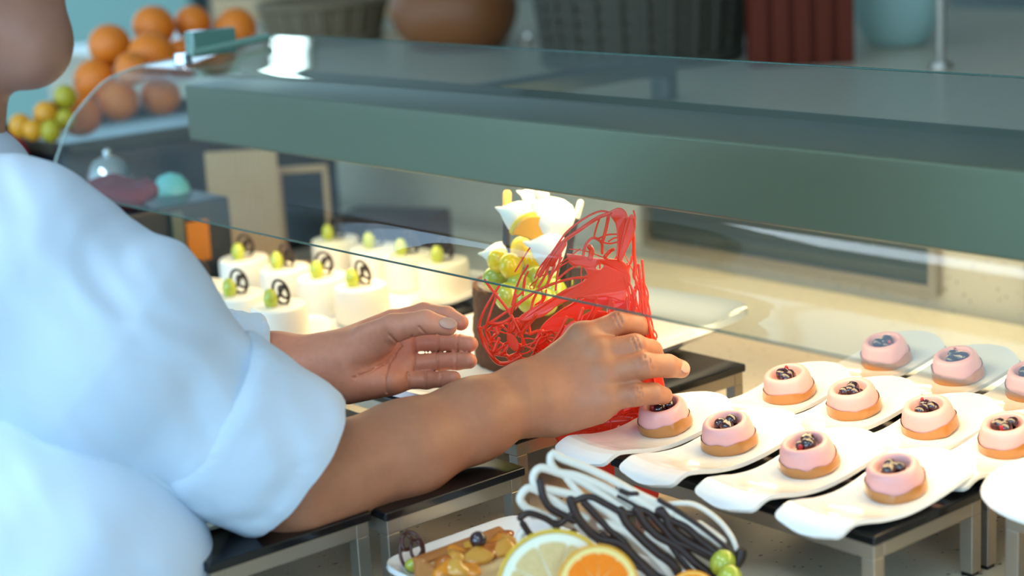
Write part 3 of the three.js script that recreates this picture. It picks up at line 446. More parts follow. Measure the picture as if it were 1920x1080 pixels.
  for (let i = 0; i < 45; i++) { const a = [-0.0975, 0.0868], b = [0.0219, 0.1143], q = [rr(a[0], b[0]), rr(a[1] - 0.03, b[1])]; seg(q, [q[0] + rr(-0.02, 0.02), q[1] + rr(-0.016, 0.016)], rr(0.0005, 0.001), rr(0.001, 0.004)); }
  for (let i = 0; i < 26; i++) { const a = [-0.1406, 0.2207], b = [-0.0104, 0.2675], q = [rr(a[0], b[0]), rr(a[1], b[1])]; seg(q, [q[0] + rr(0.004, 0.02), q[1] + rr(0.01, 0.03)], rr(0.0005, 0.0011), rr(-0.03, -0.012)); }
  const f = part('thread_tangle', fine, mat.sugar, sugar); f.userData.kind = 'stuff';
}

{ // pastry plate on the stand beside the shirt
  solo('pastry_plate', rectPlate(0.115, 0.078, 0.014, 0.005, 9), M([0.72, 0.66, 0.5], 0.25), 'cream coloured plate with a red pastry beside the white shirt', 'plate', [-0.575, TOP + 0.001, 0.362]);
  const r = thing('berry_pastry', 'flat red berry pastry on the cream plate under the cuff', 'pastry', [-0.585, TOP + 0.007, 0.362], 0.2);
  part('crust', displace(rbox(-0.07, 0.07, 0, 0.012, -0.042, 0.042, 0.004, 4), (x, y, z) => [x, y + 0.002 * noise(x * 90, y, z * 90), z]), M([0.5, 0.26, 0.1], 0.6), r);
  for (let i = 0; i < 14; i++) part('berry', ball(0.0085, -0.056 + 0.018 * (i % 7), 0.015, i < 7 ? -0.018 : 0.018, 1, 0.8, 1, 12), mat.berryRed, r);
}

// ---------------------------------------------------------------- tart plate with fruit slices and the chocolate lattice
solo('slate_riser', rbox(-0.34, -0.10, 0, 0.03, 0.125, 0.27, 0.003), mat.blackTop, 'low black riser under the rectangular tart plate', 'riser');
solo('tart_plate', rectPlate(0.148, 0.093, 0.016, 0.005, 9), mat.porcelain, 'rectangular white plate with the fruit tart at the bottom edge', 'plate', [-0.229, 0.0305, 0.199]);
{
  const p = [-0.2842, 0.055, 0.2353], t = thing('fruit_tart', 'glazed fruit tart slice with golden crust on the white plate', 'tart', [p[0], 0.036, p[2]], 1.5);
  const rough = (g, a, f = 70) => displace(g, (x, y, z) => [x + a * noise(x * f, y * f, z * f), y + a * noise(x * f + 9, y * f, z * f), z + a * noise(x * f, y * f + 9, z * f)]);
  part('pastry_base', rough(new RoundedBoxGeometry(0.104, 0.012, 0.062, 5, 0.004).translate(0, 0.007, 0), 0.003), M([0.46, 0.20, 0.06], 0.6), t);
  part('custard', rough(new RoundedBoxGeometry(0.1, 0.018, 0.056, 5, 0.005).translate(0, 0.019, 0), 0.004), M([0.66, 0.46, 0.22], 0.4), t);
  part('crust_rim', rough(new RoundedBoxGeometry(0.106, 0.03, 0.012, 6, 0.004).translate(0, 0.019, -0.029), 0.005, 90), M([0.42, 0.15, 0.03], 0.4, { clearcoat: 0.5 }), t);
  part('crust_rim', rough(new RoundedBoxGeometry(0.012, 0.028, 0.06, 6, 0.004).translate(-0.05, 0.018, 0), 0.005, 90), M([0.48, 0.19, 0.05], 0.45, { clearcoat: 0.4 }), t);
  const ap = [M([0.66, 0.22, 0.008], 0.14, { clearcoat: 0.4 }), M([0.62, 0.30, 0.04], 0.16, { clearcoat: 0.4 }), M([0.42, 0.11, 0.010], 0.14, { clearcoat: 0.4 })];
  for (let i = 0; i < 18; i++) part('glazed_fruit_piece', rough(ball(0.0115, -0.043 + 0.005 * i, 0.028 + 0.005 * hash(i, 1, 1), rr(-0.022, 0.024), rr(0.8, 1.3), 0.6, rr(0.9, 1.5), 28), 0.0045, 75), ap[i % 3], t);
  part('dark_cherry', ball(0.0085, 0.004, 0.043, -0.006, 1, 1, 1, 18), mat.berry, t);
}
{
  const p = [-0.3563, 0.04, 0.2614], c = thing('chocolate_curl', 'small chocolate curl with half a green grape on the tart plate', 'decoration', [p[0], 0.039, p[2]], 0.9);
  const loop = (a, b, x, y) => tube(Array.from({ length: 14 }, (_, i) => { const t = i / 14 * Math.PI * 2; return [x + a * Math.cos(t), y + b * Math.sin(t), 0.003 * Math.sin(t * 2)]; }), 0.0018, 44, 7, true);
  part('loops', [loop(0.0115, 0.019, 0, 0.021), loop(0.0055, 0.009, 0.0045, 0.022), loop(0.005, 0.008, -0.004, 0.03)], M([0.07, 0.018, 0.012], 0.3), c);
  part('grape_half', ball(0.008, 0, 0.0085, 0.008, 1, 0.9, 0.8), mat.grape, c);
}
function slice(name, label, c, normal, r, thick, rind, pith, flesh, n, turn) {
  const g = thing(name, label, 'fruit', c); g.quaternion.setFromUnitVectors(new THREE.Vector3(0, 0, 1), V(normal).normalize()); g.rotateZ(turn);
  part('rind', lathe([[r * 0.93, -thick / 2], [r * 0.99, -thick / 2], [r, -thick * 0.3], [r, thick * 0.3], [r * 0.99, thick / 2], [r * 0.93, thick / 2], [r * 0.93, -thick / 2]], 64).rotateX(Math.PI / 2), rind, g);
  part('pith', new THREE.CylinderGeometry(r * 0.935, r * 0.935, thick * 0.92, 56).rotateX(Math.PI / 2), pith, g);
  const inner = r * 0.78, w = Math.PI / n * 0.94;
  const sh = new THREE.Shape(); sh.moveTo(r * 0.07, 0); sh.lineTo(inner * 0.9 * Math.cos(-w), inner * 0.9 * Math.sin(-w)); sh.quadraticCurveTo(inner * Math.cos(-w), inner * Math.sin(-w), inner * Math.cos(-w * 0.7), inner * Math.sin(-w * 0.7)); sh.absarc(0, 0, inner, -w * 0.7, w * 0.7, false); sh.quadraticCurveTo(inner * Math.cos(w), inner * Math.sin(w), inner * 0.9 * Math.cos(w), inner * 0.9 * Math.sin(w)); sh.lineTo(r * 0.07, 0);
  const sg = new THREE.ExtrudeGeometry(sh, { depth: thick * 0.96, bevelSize: 0.0005, bevelThickness: 0.0006, bevelSegments: 2, curveSegments: 6 }).translate(0, 0, -thick * 0.48);
  for (let i = 0; i < n; i++) { const m = part('segment', sg, flesh, g); m.rotation.z = i / n * Math.PI * 2; }
  return g;
}
const fleshTex = (a, b) => texture(128, (u, v, x, y) => { const k = hash(x >> 1, y >> 2, 8) * 0.6 + 0.4 * hash(x >> 3, y >> 3, 2); return a.map((q, i) => q + (b[i] - q) * k); }, 40);
slice('lemon_slice', 'large pale lemon slice standing behind the orange slice', [-0.1442, 0.0804, 0.2624], [0.72, 0.32, 0.62], 0.0522, 0.008, M([0.72, 0.45, 0.02], 0.35), M([0.78, 0.74, 0.56], 0.5), M([1, 1, 1], 0.3, { map: fleshTex([198, 166, 108], [222, 194, 140]), specularIntensity: 0.4 }), 9, 0.35);
slice('orange_slice', 'bright orange slice leaning against the lemon slice', [-0.1065, 0.0885, 0.2464], [0.72, 0.36, 0.60], 0.0361, 0.007, M([0.82, 0.36, 0.01], 0.35), M([0.85, 0.62, 0.2], 0.45), M([1, 1, 1], 0.3, { map: fleshTex([238, 112, 0], [250, 140, 2]), specularIntensity: 0.4 }), 10, 0.1);
slice('orange_slice', 'orange slice cut off by the bottom edge beside the grapes', [-0.1076, 0.0441, 0.1276], [0.5, 0.75, 0.4], 0.022, 0.007, M([0.85, 0.30, 0.01], 0.35), M([0.85, 0.5, 0.1], 0.45), M([0.85, 0.32, 0.01], 0.2), 9, 0.2);
grape([-0.1101, 0.0597, 0.0849], false, 'upper of the two green grapes at the end of the chocolate lattice', 'grapes by the lattice', 0.82);
grape([-0.0909, 0.0527, 0.0965], false, 'lower green grape cut by the bottom edge of the picture', 'grapes by the lattice', 0.82);
{
  const O = V([-0.18271, 0.08500, 0.13404]), EU = new THREE.Vector3(0.6513, 0, -0.7588), EN = new THREE.Vector3(0.7588, 0, 0.6513);
  const net = thing('chocolate_lattice', 'leaf shaped lattice of piped white and dark chocolate standing on the tart plate', 'chocolate', O.toArray());
  const at = (p, n) => EU.clone().multiplyScalar(p[0]).addScaledVector(EN, n + 1.2 * p[0] * p[0] - 0.25 * p[1]).add(new THREE.Vector3(0, p[1], 0)).toArray();
  const line = (name, pts, r, m, n) => part(name, tube(pts.map((p, i) => at(p, n)), r * 1.25, pts.length * 7, 8), m, net);
  const W = mat.whiteChoc, D = mat.choc;
  for (const [p, r] of [
    [[[0.0556, 0.0103], [0.031, 0.0239], [0.0065, 0.0368], [-0.0179, 0.0514], [-0.0399, 0.0631], [-0.0594, 0.072], [-0.0681, 0.0777], [-0.0705, 0.07], [-0.065, 0.0608], [-0.0477, 0.0556], [-0.0281, 0.0466], [-0.0086, 0.035], [0.0157, 0.0178], [0.0354, 0.0061]], 0.0033],
    [[[0.0007, 0.0186], [-0.0236, 0.0358], [-0.0454, 0.0513], [-0.0625, 0.059], [-0.0812, 0.0653], [-0.0875, 0.0588], [-0.0855, 0.0498], [-0.0683, 0.0435], [-0.0486, 0.0372], [-0.0338, 0.0311]], 0.0033], [[[-0.0577, 0.0562], [-0.0507, 0.0463], [-0.0436, 0.0369], [-0.0339, 0.0284]], 0.003],
    [[[-0.0395, 0.0155], [-0.0591, 0.0272], [-0.0784, 0.0415], [-0.0931, 0.0486], [-0.101, 0.04], [-0.0964, 0.0318], [-0.0843, 0.0248], [-0.0696, 0.0171]], 0.0033], [[[-0.0338, 0.0311], [-0.0144, 0.0168], [0.0098, -0.0059], [0.0292, -0.0284]], 0.0042], [[[-0.0894, 0.0235], [-0.0794, 0.0214], [-0.0699, 0.0118], [-0.0753, 0.0041], [-0.0905, 0.0022], [-0.1007, -0.0009], [-0.1029, 0.0056], [-0.0991, 0.0107]], 0.0034], [[[-0.0737, 0.0359], [-0.0593, 0.0219], [-0.0401, 0.0022]], 0.003],
    [[[-0.0247, 0.0093], [0, 0], [0.0243, -0.0227], [0.0388, -0.0424]], 0.005], [[[0.036, 0.0246], [0.0611, 0.0243], [0.0832, 0.0104], [0.0953, -0.0052], [0.1, -0.0188]], 0.0022], [[[0.0408, 0.0164], [0.0605, 0.0047], [0.0827, -0.0072]], 0.004], [[[0.0201, -0.0011], [0.0495, -0.0241], [0.064, -0.0437]], 0.0055], [[[0.0063, 0.0316], [0.0259, 0.0199], [0.0408, 0.0164]], 0.005], [[[0.0655, 0.0044], [0.0778, -0.0042], [0.0851, -0.01]], 0.0045], [[[-0.0454, -0.0029], [-0.0158, -0.0179], [0.0034, -0.0432]], 0.004],
  ]) line('white_chocolate_line', p, r, W, -0.002);
  for (const [p, r] of [
    [[[-0.0812, 0.0548], [-0.0794, 0.0415], [-0.0739, 0.0306], [-0.0618, 0.022], [-0.0521, 0.0162]], 0.003], [[[-0.1019, 0.0242], [-0.0942, 0.0275], [-0.0794, 0.0214], [-0.0672, 0.0143], [-0.0518, 0.0215], [-0.0423, 0.0103], [-0.0351, 0.0019], [-0.0206, -0.0123], [-0.0084, -0.021]], 0.0026], [[[-0.0996, 0.0187], [-0.0927, 0.0077], [-0.0829, 0.0018]], 0.0026], [[[-0.0697, 0.0155], [-0.0652, 0.0035], [-0.0526, 0.0055]], 0.0028],
    [[[-0.0537, 0.0348], [-0.0493, 0.0213], [-0.0423, 0.0103], [-0.0302, -0.001], [-0.0104, -0.0075], [0.0042, -0.0216], [0.0187, -0.0386]], 0.0036], [[[-0.0512, 0.0336], [-0.0361, 0.0365], [-0.0189, 0.0276], [-0.0067, 0.0206], [0.0032, 0.0185]], 0.0026], [[[-0.0413, 0.0315], [-0.0318, 0.0204], [-0.0198, 0.0064], [-0.0053, -0.0077], [0.0089, -0.03], [0.0236, -0.0416]], 0.0028], [[[-0.0067, 0.0217], [-0.0021, 0.0108], [0.0099, -0.0032], [0.0245, -0.0174], [0.0392, -0.0289], [0.0463, -0.0428]], 0.0038],
    [[[0.0084, 0.0219], [0.013, 0.0126], [0.0251, -0.0014], [0.0448, -0.0131], [0.0595, -0.0273], [0.0742, -0.0389]], 0.0038], [[[0.0094, 0.0224], [0.0183, 0.0192], [0.0304, 0.0064], [0.0425, -0.0077], [0.0598, -0.015], [0.0747, -0.0228]], 0.0030], [[[0.0284, 0.0198], [0.0357, 0.014], [0.0379, 0.0059], [0.0501, -0.0054], [0.0649, -0.0142], [0.0823, -0.0232]], 0.0036], [[[0.0309, 0.0212], [0.0406, 0.0111], [0.0529, 0.0051], [0.0651, -0.0062], [0.0799, -0.0177]], 0.0030], [[[0.0297, 0.0303], [0.0435, 0.0216], [0.0606, 0.01], [0.0827, -0.0072], [0.0989, -0.0214]], 0.0020], [[[0.1026, -0.0173], [0.1009, -0.0226], [0.0967, -0.0288]], 0.0042],
    [[[-0.0059, 0.0402], [0.0015, 0.0371], [0.009, 0.0367]], 0.0018], [[[0.0349, -0.0072], [0.0494, -0.0268], [0.0641, -0.0411], [0.0791, -0.0462]], 0.0028], [[[-0.0251, 0.0014], [-0.0059, -0.0211], [0.0138, -0.034], [0.0337, -0.0437]], 0.0026], [[[0.0091, -0.0246], [0.0287, -0.0418], [0.0487, -0.0483]], 0.0024], [[[-0.0399, 0.0075], [-0.0205, -0.0096], [-0.011, -0.0219]], 0.0026], [[[-0.0086, 0.035], [0.006, 0.0263], [0.0281, 0.0118]], 0.0014],
  ]) line('dark_chocolate_line', p, r, D, 0.0025);
}

// ---------------------------------------------------------------- the pastry chef
{
  const BASE = [-0.62, -0.9, 0.72];
  const chef = thing('person', 'person in a white shirt with rolled sleeves steadying the red sugar net', 'person', BASE);
  const add = (name, g, m, parent = chef) => { g.translate(-BASE[0], -BASE[1], -BASE[2]); return part(name, g, m, parent); };
  // joints
  const R = { sho: [-0.5539, 0.353, 0.5495], elb: [-0.4538, 0.1216, 0.3297], mid: [-0.4447, 0.1278, 0.1964], fa: [-0.4365, 0.1398, 0.1101], wri: [-0.4293, 0.1497, 0.045] };
  const Lh = { sho: [-0.7678, 0.2482, 0.3631], elb: [-0.7287, 0.1748, 0.2469], wri: [-0.6599, 0.1657, 0.1519] };
  const chain = (pts, rs, k = 0.004) => union(pts.slice(1).map((p, i) => cone(pts[i], p, rs[i], rs[i + 1])), k);
  // right hand: back towards the camera, fingers round the right edge of the sugar
  const rp = [[-0.4157, 0.2023, -0.0288], [-0.3973, 0.1885, -0.0297], [-0.3825, 0.1682, -0.0256], [-0.3746, 0.144, -0.0183]];
  const rPalm = union([cone([-0.4349, 0.1631, 0.0277], rp[0], 0.021, 0.0155), cone([-0.4264, 0.1541, 0.0336], rp[1], 0.0225, 0.0160), cone([-0.4214, 0.1458, 0.037], rp[2], 0.0225, 0.0158), cone([-0.4194, 0.1339, 0.0358], rp[3], 0.022, 0.0155), cone([-0.4105, 0.1215, 0.0216], [-0.3823, 0.1301, -0.0153], 0.016, 0.014)], 0.018);
  const rFing = [
    chain([rp[0], [-0.4002, 0.2135, -0.0674], [-0.3984, 0.2072, -0.0929], [-0.3989, 0.1991, -0.1053]], [0.0145, 0.0128, 0.0118, 0.0100]),
    chain([rp[1], [-0.372, 0.1924, -0.0646], [-0.3754, 0.1811, -0.0917], [-0.3801, 0.1691, -0.1041]], [0.0150, 0.0136, 0.0122, 0.0105]),
    chain([rp[2], [-0.35, 0.1771, -0.0565], [-0.3419, 0.1719, -0.0836], [-0.3403, 0.1645, -0.1021]], [0.0152, 0.0138, 0.0122, 0.0100]),
    chain([rp[3], [-0.3489, 0.1483, -0.0411], [-0.342, 0.1461, -0.0613], [-0.3418, 0.1404, -0.0755]], [0.0142, 0.0122, 0.0110, 0.0098]),
    chain([[-0.4432, 0.1653, 0.0048], [-0.4363, 0.1643, -0.032], [-0.4227, 0.1615, -0.0552], [-0.4132, 0.1586, -0.0703]], [0.018, 0.0135, 0.012, 0.0095]),
  ];
  const rHand = (x, y, z) => { let d = rPalm(x, y, z); for (const f of rFing) d = smin(d, f(x, y, z), 0.0065); return d; };
  const knob = union(rp.map((p) => cone(p, p, 0.0172, 0.0172)), 0.004);
  const rArm = union([cone(R.elb, R.mid, 0.0515, 0.0475), cone(R.mid, R.fa, 0.0475, 0.041), cone(R.fa, R.wri, 0.041, 0.0345), cone(R.wri, [-0.4216, 0.1495, 0.0328], 0.0335, 0.026)], 0.02);
  // left hand: palm towards the camera, thumb on top
  const lp = [[-0.631, 0.2074, 0.067], [-0.6123, 0.1838, 0.0627], [-0.6031, 0.1623, 0.0692], [-0.6001, 0.1459, 0.0827]];
  const lPalm = union([cone([-0.6526, 0.1796, 0.1381], lp[0], 0.024, 0.0135), cone([-0.6528, 0.1691, 0.139], lp[1], 0.024, 0.0130), cone([-0.6513, 0.1586, 0.141], lp[2], 0.023, 0.0125), cone([-0.6461, 0.1502, 0.141], lp[3], 0.022, 0.0125), cone([-0.6334, 0.1795, 0.1312], [-0.6041, 0.1992, 0.105], 0.026, 0.019), cone([-0.627, 0.1479, 0.135], [-0.5999, 0.1484, 0.0992], 0.0205, 0.014)], 0.014);
  const lFing = [
    chain([lp[0], [-0.6118, 0.2139, 0.0352], [-0.5851, 0.2118, 0.0232], [-0.5646, 0.2062, 0.0199]], [0.0118, 0.0112, 0.0104, 0.009]),
    chain([lp[1], [-0.5934, 0.1814, 0.0314], [-0.5714, 0.1816, 0.021], [-0.5527, 0.1827, 0.0174]], [0.0104, 0.0101, 0.0098, 0.0088]),
    chain([lp[2], [-0.5842, 0.1617, 0.0403], [-0.5625, 0.1638, 0.0296], [-0.5463, 0.1657, 0.0256]], [0.0104, 0.0101, 0.0098, 0.0088]),
    chain([lp[3], [-0.5837, 0.144, 0.059], [-0.5637, 0.1469, 0.05], [-0.5508, 0.1497, 0.0463]], [0.0101, 0.0097, 0.0092, 0.0084]),
    chain([[-0.6162, 0.1957, 0.1127], [-0.5862, 0.2128, 0.0979], [-0.5594, 0.2187, 0.0733], [-0.5441, 0.2117, 0.0543]], [0.021, 0.0158, 0.0132, 0.0100]),
  ];
  const lHand = (x, y, z) => { let d = lPalm(x, y, z); for (const f of lFing) d = smin(d, f(x, y, z), 0.0032); return d; };
  const lArm = union([cone(Lh.elb, [-0.6903, 0.1683, 0.1874], 0.042, 0.037), cone([-0.6903, 0.1683, 0.1874], Lh.wri, 0.037, 0.032), cone(Lh.wri, [-0.6436, 0.1655, 0.1325], 0.032, 0.026)], 0.02);
  // head and neck, turned to the right of the picture and bent down
  const hd = union([ellip([-0.6805, 0.6575, 0.5103], [0.085, 0.1, 0.092]), cone([-0.6598, 0.6485, 0.4888], [-0.6332, 0.5823, 0.481], 0.062, 0.05), cone([-0.6364, 0.5865, 0.5153], [-0.6177, 0.5614, 0.478], 0.045, 0.027), cone([-0.675, 0.5838, 0.4984], [-0.6272, 0.5606, 0.4736], 0.045, 0.027), ellip([-0.6197, 0.5598, 0.473], [0.028, 0.024, 0.026])], 0.03);
  const face = union([hd, ellip([-0.6153, 0.5973, 0.4541], [0.014, 0.0085, 0.014]), ellip([-0.6138, 0.5826, 0.4577], [0.014, 0.009, 0.014]), cone([-0.6311, 0.6582, 0.4508], [-0.6109, 0.6212, 0.4401], 0.011, 0.0145), cone([-0.6055, 0.6388, 0.5554], [-0.606, 0.6574, 0.5492], 0.012, 0.016), cone([-0.7673, 0.633, 0.487], [-0.7678, 0.6534, 0.4802], 0.012, 0.016)], 0.011);
  const neck = union([cone([-0.6716, 0.6059, 0.5183], [-0.68, 0.4439, 0.5553], 0.055, 0.06)], 0.03);
  const core = union([cone([-0.6821, 0.4122, 0.5533], [-0.6428, 0.1974, 0.5443], 0.07, 0.085), cone([-0.6289, 0.2018, 0.5501], [-0.5607, 0.1094, 0.5501], 0.085, 0.085), cone([-0.6718, 0.4089, 0.5581], R.sho, 0.055, 0.055), cone(R.sho, R.elb, 0.058, 0.048), cone([-0.6896, 0.3955, 0.5523], Lh.sho, 0.055, 0.05), cone(Lh.sho, Lh.elb, 0.055, 0.044)], 0.03);
  // creases pressed into the skin, drawn in the plane the hands lie in
  const U = V([0.65, -0.054, -0.758]), Wv = V([-0.138, 0.972, -0.188]);
  const uw = (p) => [U.x * p[0] + U.y * p[1] + U.z * p[2], Wv.x * p[0] + Wv.y * p[1] + Wv.z * p[2]];
  const grooves = (lines, depth, rad) => { const segs = []; for (const l of lines) for (let i = 1; i < l.length; i++) segs.push([uw(l[i - 1]), uw(l[i])]);
    return (x, y, z) => { const s = U.x * x + U.y * y + U.z * z, t = Wv.x * x + Wv.y * y + Wv.z * z; let m = 9; for (const [a, b] of segs) { const bx = b[0] - a[0], by = b[1] - a[1]; let k = ((s - a[0]) * bx + (t - a[1]) * by) / (bx * bx + by * by); k = k < 0 ? 0 : k > 1 ? 1 : k; m = Math.min(m, Math.hypot(s - a[0] - bx * k, t - a[1] - by * k)); } const q = Math.max(0, 1 - m / rad); return depth * q * q * (3 - 2 * q); }; };
  const lCrease = grooves([[[-0.6312, 0.1541, 0.1218], [-0.6197, 0.1601, 0.1059], [-0.6089, 0.1707, 0.089], [-0.6032, 0.1852, 0.077]], [[-0.6059, 0.1358, 0.0981], [-0.609, 0.1528, 0.0957], [-0.6088, 0.1672, 0.0902], [-0.6057, 0.1756, 0.0835]], [[-0.5955, 0.1961, 0.0638], [-0.5925, 0.1774, 0.067]], [[-0.5925, 0.1751, 0.0679], [-0.5897, 0.1575, 0.0708]], [[-0.5938, 0.1544, 0.0769], [-0.5913, 0.1392, 0.0794]], [[-0.5777, 0.1958, 0.0426], [-0.5749, 0.1759, 0.0465]], [[-0.5635, 0.1935, 0.0265], [-0.5608, 0.1748, 0.0301]], [[-0.5754, 0.1743, 0.0477], [-0.5729, 0.1561, 0.0512]], [[-0.5617, 0.1725, 0.0319], [-0.5594, 0.1562, 0.0351]], [[-0.581, 0.1539, 0.0618], [-0.5787, 0.1376, 0.065]], [[-0.5693, 0.153, 0.0481], [-0.5673, 0.1384, 0.051]], [[-0.6118, 0.1992, 0.0821], [-0.6055, 0.19, 0.0779]], [[-0.5914, 0.205, 0.0556], [-0.5866, 0.1989, 0.0522]]], 0.0016, 0.0022);
  const rCrease = grooves([[[-0.396, 0.2257, -0.0576], [-0.3905, 0.213, -0.0596]], [[-0.3931, 0.2265, -0.0614], [-0.3876, 0.2139, -0.0633]], [[-0.3727, 0.2025, -0.061], [-0.368, 0.19, -0.0621]], [[-0.3699, 0.2034, -0.0647], [-0.3652, 0.1909, -0.0658]], [[-0.3549, 0.1855, -0.0602], [-0.3508, 0.172, -0.0602]], [[-0.3519, 0.1853, -0.0637], [-0.3483, 0.1729, -0.0634]], [[-0.3487, 0.1577, -0.0414], [-0.3455, 0.1455, -0.0408]], [[-0.3458, 0.1575, -0.0449], [-0.3431, 0.1464, -0.044]]], 0.0009, 0.0018);
  const rAll = (x, y, z) => smin(smin(rArm(x, y, z), rHand(x, y, z), 0.018), knob(x, y, z), 0.008) + rCrease(x, y, z), lAll = (x, y, z) => smin(lArm(x, y, z), lHand(x, y, z), 0.016) + lCrease(x, y, z);
  const trunk = (x, y, z) => smin(smin(core(x, y, z), neck(x, y, z), 0.03), face(x, y, z), 0.02);
  const skinCol = (tone) => (x, y, z) => { const f = 1 + 0.10 * fbm(x * 55, y * 55, z * 55) + 0.05 * noise(x * 260, y * 260, z * 260); return [tone[0] * f, tone[1] * f, tone[2] * f]; };
  const rk = rp.concat([[-0.3925, 0.2221, -0.0605], [-0.363, 0.2016, -0.0563], [-0.3425, 0.1859, -0.0495], [-0.3413, 0.1573, -0.0341]]);
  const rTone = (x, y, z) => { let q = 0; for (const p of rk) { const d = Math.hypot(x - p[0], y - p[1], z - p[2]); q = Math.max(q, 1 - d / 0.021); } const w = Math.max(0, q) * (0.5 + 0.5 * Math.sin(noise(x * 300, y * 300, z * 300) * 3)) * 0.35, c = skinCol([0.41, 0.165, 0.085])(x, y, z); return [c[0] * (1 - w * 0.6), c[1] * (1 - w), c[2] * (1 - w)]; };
  const span = (list, m) => { const lo = [9, 9, 9], hi = [-9, -9, -9]; for (const p of list) for (let i = 0; i < 3; i++) { lo[i] = Math.min(lo[i], p[i] - m); hi[i] = Math.max(hi[i], p[i] + m); } return [lo, hi]; };
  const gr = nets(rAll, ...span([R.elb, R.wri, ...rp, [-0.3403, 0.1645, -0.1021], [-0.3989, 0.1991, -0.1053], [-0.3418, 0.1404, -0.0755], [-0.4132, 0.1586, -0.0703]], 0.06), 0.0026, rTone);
  const gl = nets(lAll, ...span([Lh.elb, Lh.wri, ...lp, [-0.5646, 0.2062, 0.0199], [-0.5527, 0.1827, 0.0174], [-0.5463, 0.1657, 0.0256], [-0.5508, 0.1497, 0.0463]], 0.05), 0.0025, skinCol([0.70, 0.275, 0.165]));  // paler palm tone with the warm lamp glow painted into it
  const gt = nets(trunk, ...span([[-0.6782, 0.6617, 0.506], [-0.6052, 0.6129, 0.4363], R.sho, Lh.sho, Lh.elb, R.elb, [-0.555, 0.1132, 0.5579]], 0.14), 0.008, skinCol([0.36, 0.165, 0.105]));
  const keep = (g) => { const q = g.toNonIndexed(); q.deleteAttribute('uv'); return q; };
  add('body', mergeGeometries([keep(gr), keep(gl), keep(gt)]), mat.skin);
  // nails
  const nail = (c, along, out, a, b) => { const g = ball(1, 0, 0, 0, a, b, 0.0022, 16), X = V(along).normalize(), Z = V(out).addScaledVector(X, -V(out).dot(X)).normalize(), Y = Z.clone().cross(X); g.applyMatrix4(new THREE.Matrix4().makeBasis(X, Y, Z)).translate(...c); add('fingernail', g, mat.nail); };
  const dir = (a, b) => [b[0] - a[0], b[1] - a[1], b[2] - a[2]];
  nail([-0.5366, 0.2183, 0.0598], dir([-0.5594, 0.2187, 0.0733], [-0.5423, 0.2121, 0.052]), [0.66, 0.55, 0.5], 0.0105, 0.0068);
  nail([-0.3319, 0.1692, -0.0986], dir([-0.3419, 0.1719, -0.0836], [-0.3403, 0.1645, -0.1021]), [0.75, 0.5, 0.1], 0.0085, 0.0066);
  // white shirt: trunk and both sleeves as one cloth with soft folds
  const bodyCloth = union([cone([-0.6881, 0.4078, 0.562], [-0.6462, 0.1977, 0.5482], 0.11, 0.137), cone([-0.6462, 0.1977, 0.5482], [-0.5343, 0.0751, 0.547], 0.137, 0.128), cone([-0.5343, 0.0751, 0.547], [-0.62, -0.06, 0.70], 0.128, 0.15)], 0.06);
  const nearSleeve = union([cone([-0.5562, 0.3602, 0.5496], [-0.5118, 0.2921, 0.4813], 0.116, 0.108), cone([-0.5118, 0.2921, 0.4813], [-0.4685, 0.2147, 0.4095], 0.108, 0.0735), cone([-0.4685, 0.2147, 0.4095], [-0.4564, 0.1935, 0.3867], 0.0735, 0.072)], 0.03);
  const farSleeve = union([cone([-0.7663, 0.2792, 0.3981], [-0.7499, 0.2133, 0.2983], 0.09, 0.072), cone([-0.7499, 0.2133, 0.2983], [-0.7163, 0.1738, 0.2324], 0.072, 0.056)], 0.03);
  const cloth = (x, y, z) => {
    const d0 = Math.min(smin(bodyCloth(x, y, z), farSleeve(x, y, z), 0.04), nearSleeve(x, y, z));
    if (d0 > 0.04 || d0 < -0.04) return d0;
    const s = U.x * x + U.y * y + U.z * z, t = Wv.x * x + Wv.y * y + Wv.z * z, q = (s * 0.60 - t * 0.8), r = (s * 0.8 + t * 0.6);
    return d0 + 0.0066 * noise(r * 26 + 2.2 * noise(s * 9, t * 9, 3), q * 7, 1.7) + 0.0022 * noise(r * 60, q * 14, 4) + 0.0034 * Math.sin(s * 75 + 5 * noise(s * 6, t * 4, 2)) * Math.min(1, Math.max(0, (0.16 - t) / 0.1));
  };
  add('shirt', nets(cloth, [-0.92, -0.22, 0.15], [-0.34, 0.56, 0.95], 0.0058), mat.shirt);
  // rolled cuffs
  function cuff(a, b, e1, r0, r1, depthR, name) {
    const A = V(a), B = V(b), ax = B.clone().sub(A), X = V(e1).addScaledVector(ax, -V(e1).dot(ax) / ax.lengthSq()).normalize(), Y = ax.clone().normalize().cross(X);
    add(name, shellGeo(16, 72, (u, v) => { const t = v * Math.PI * 2, lip = u < 0.12 ? -0.006 * (1 - u / 0.12) ** 2 : u > 0.9 ? -0.003 * ((u - 0.9) / 0.1) ** 2 : 0;
      const r = r0 + (r1 - r0) * u + lip + 0.0035 * noise(2.2 * Math.cos(t), 2.2 * Math.sin(t), u * 2.2) + 0.002 * noise(5 * Math.cos(t), 5 * Math.sin(t), u * 5 + 9);
      const p = A.clone().addScaledVector(ax, u + 0.05 * noise(1.6 * Math.cos(t), 1.6 * Math.sin(t), 7) * u).addScaledVector(X, r * Math.cos(t)).addScaledVector(Y, depthR * r * Math.sin(t)); return p.toArray(); }, 0.005, true), mat.shirt);
  }
  cuff([-0.4685, 0.2177, 0.4132], [-0.4432, 0.1494, 0.3341], dir([-0.5081, 0.1572, 0.4538], [-0.4583, 0.2684, 0.3538]), 0.0865, 0.0785, 0.92, 'sleeve_cuff');
  cuff([-0.7191, 0.1791, 0.2419], [-0.7061, 0.1691, 0.2091], dir([-0.7171, 0.1337, 0.248], [-0.7264, 0.2263, 0.2255]), 0.062, 0.056, 0.95, 'sleeve_cuff');
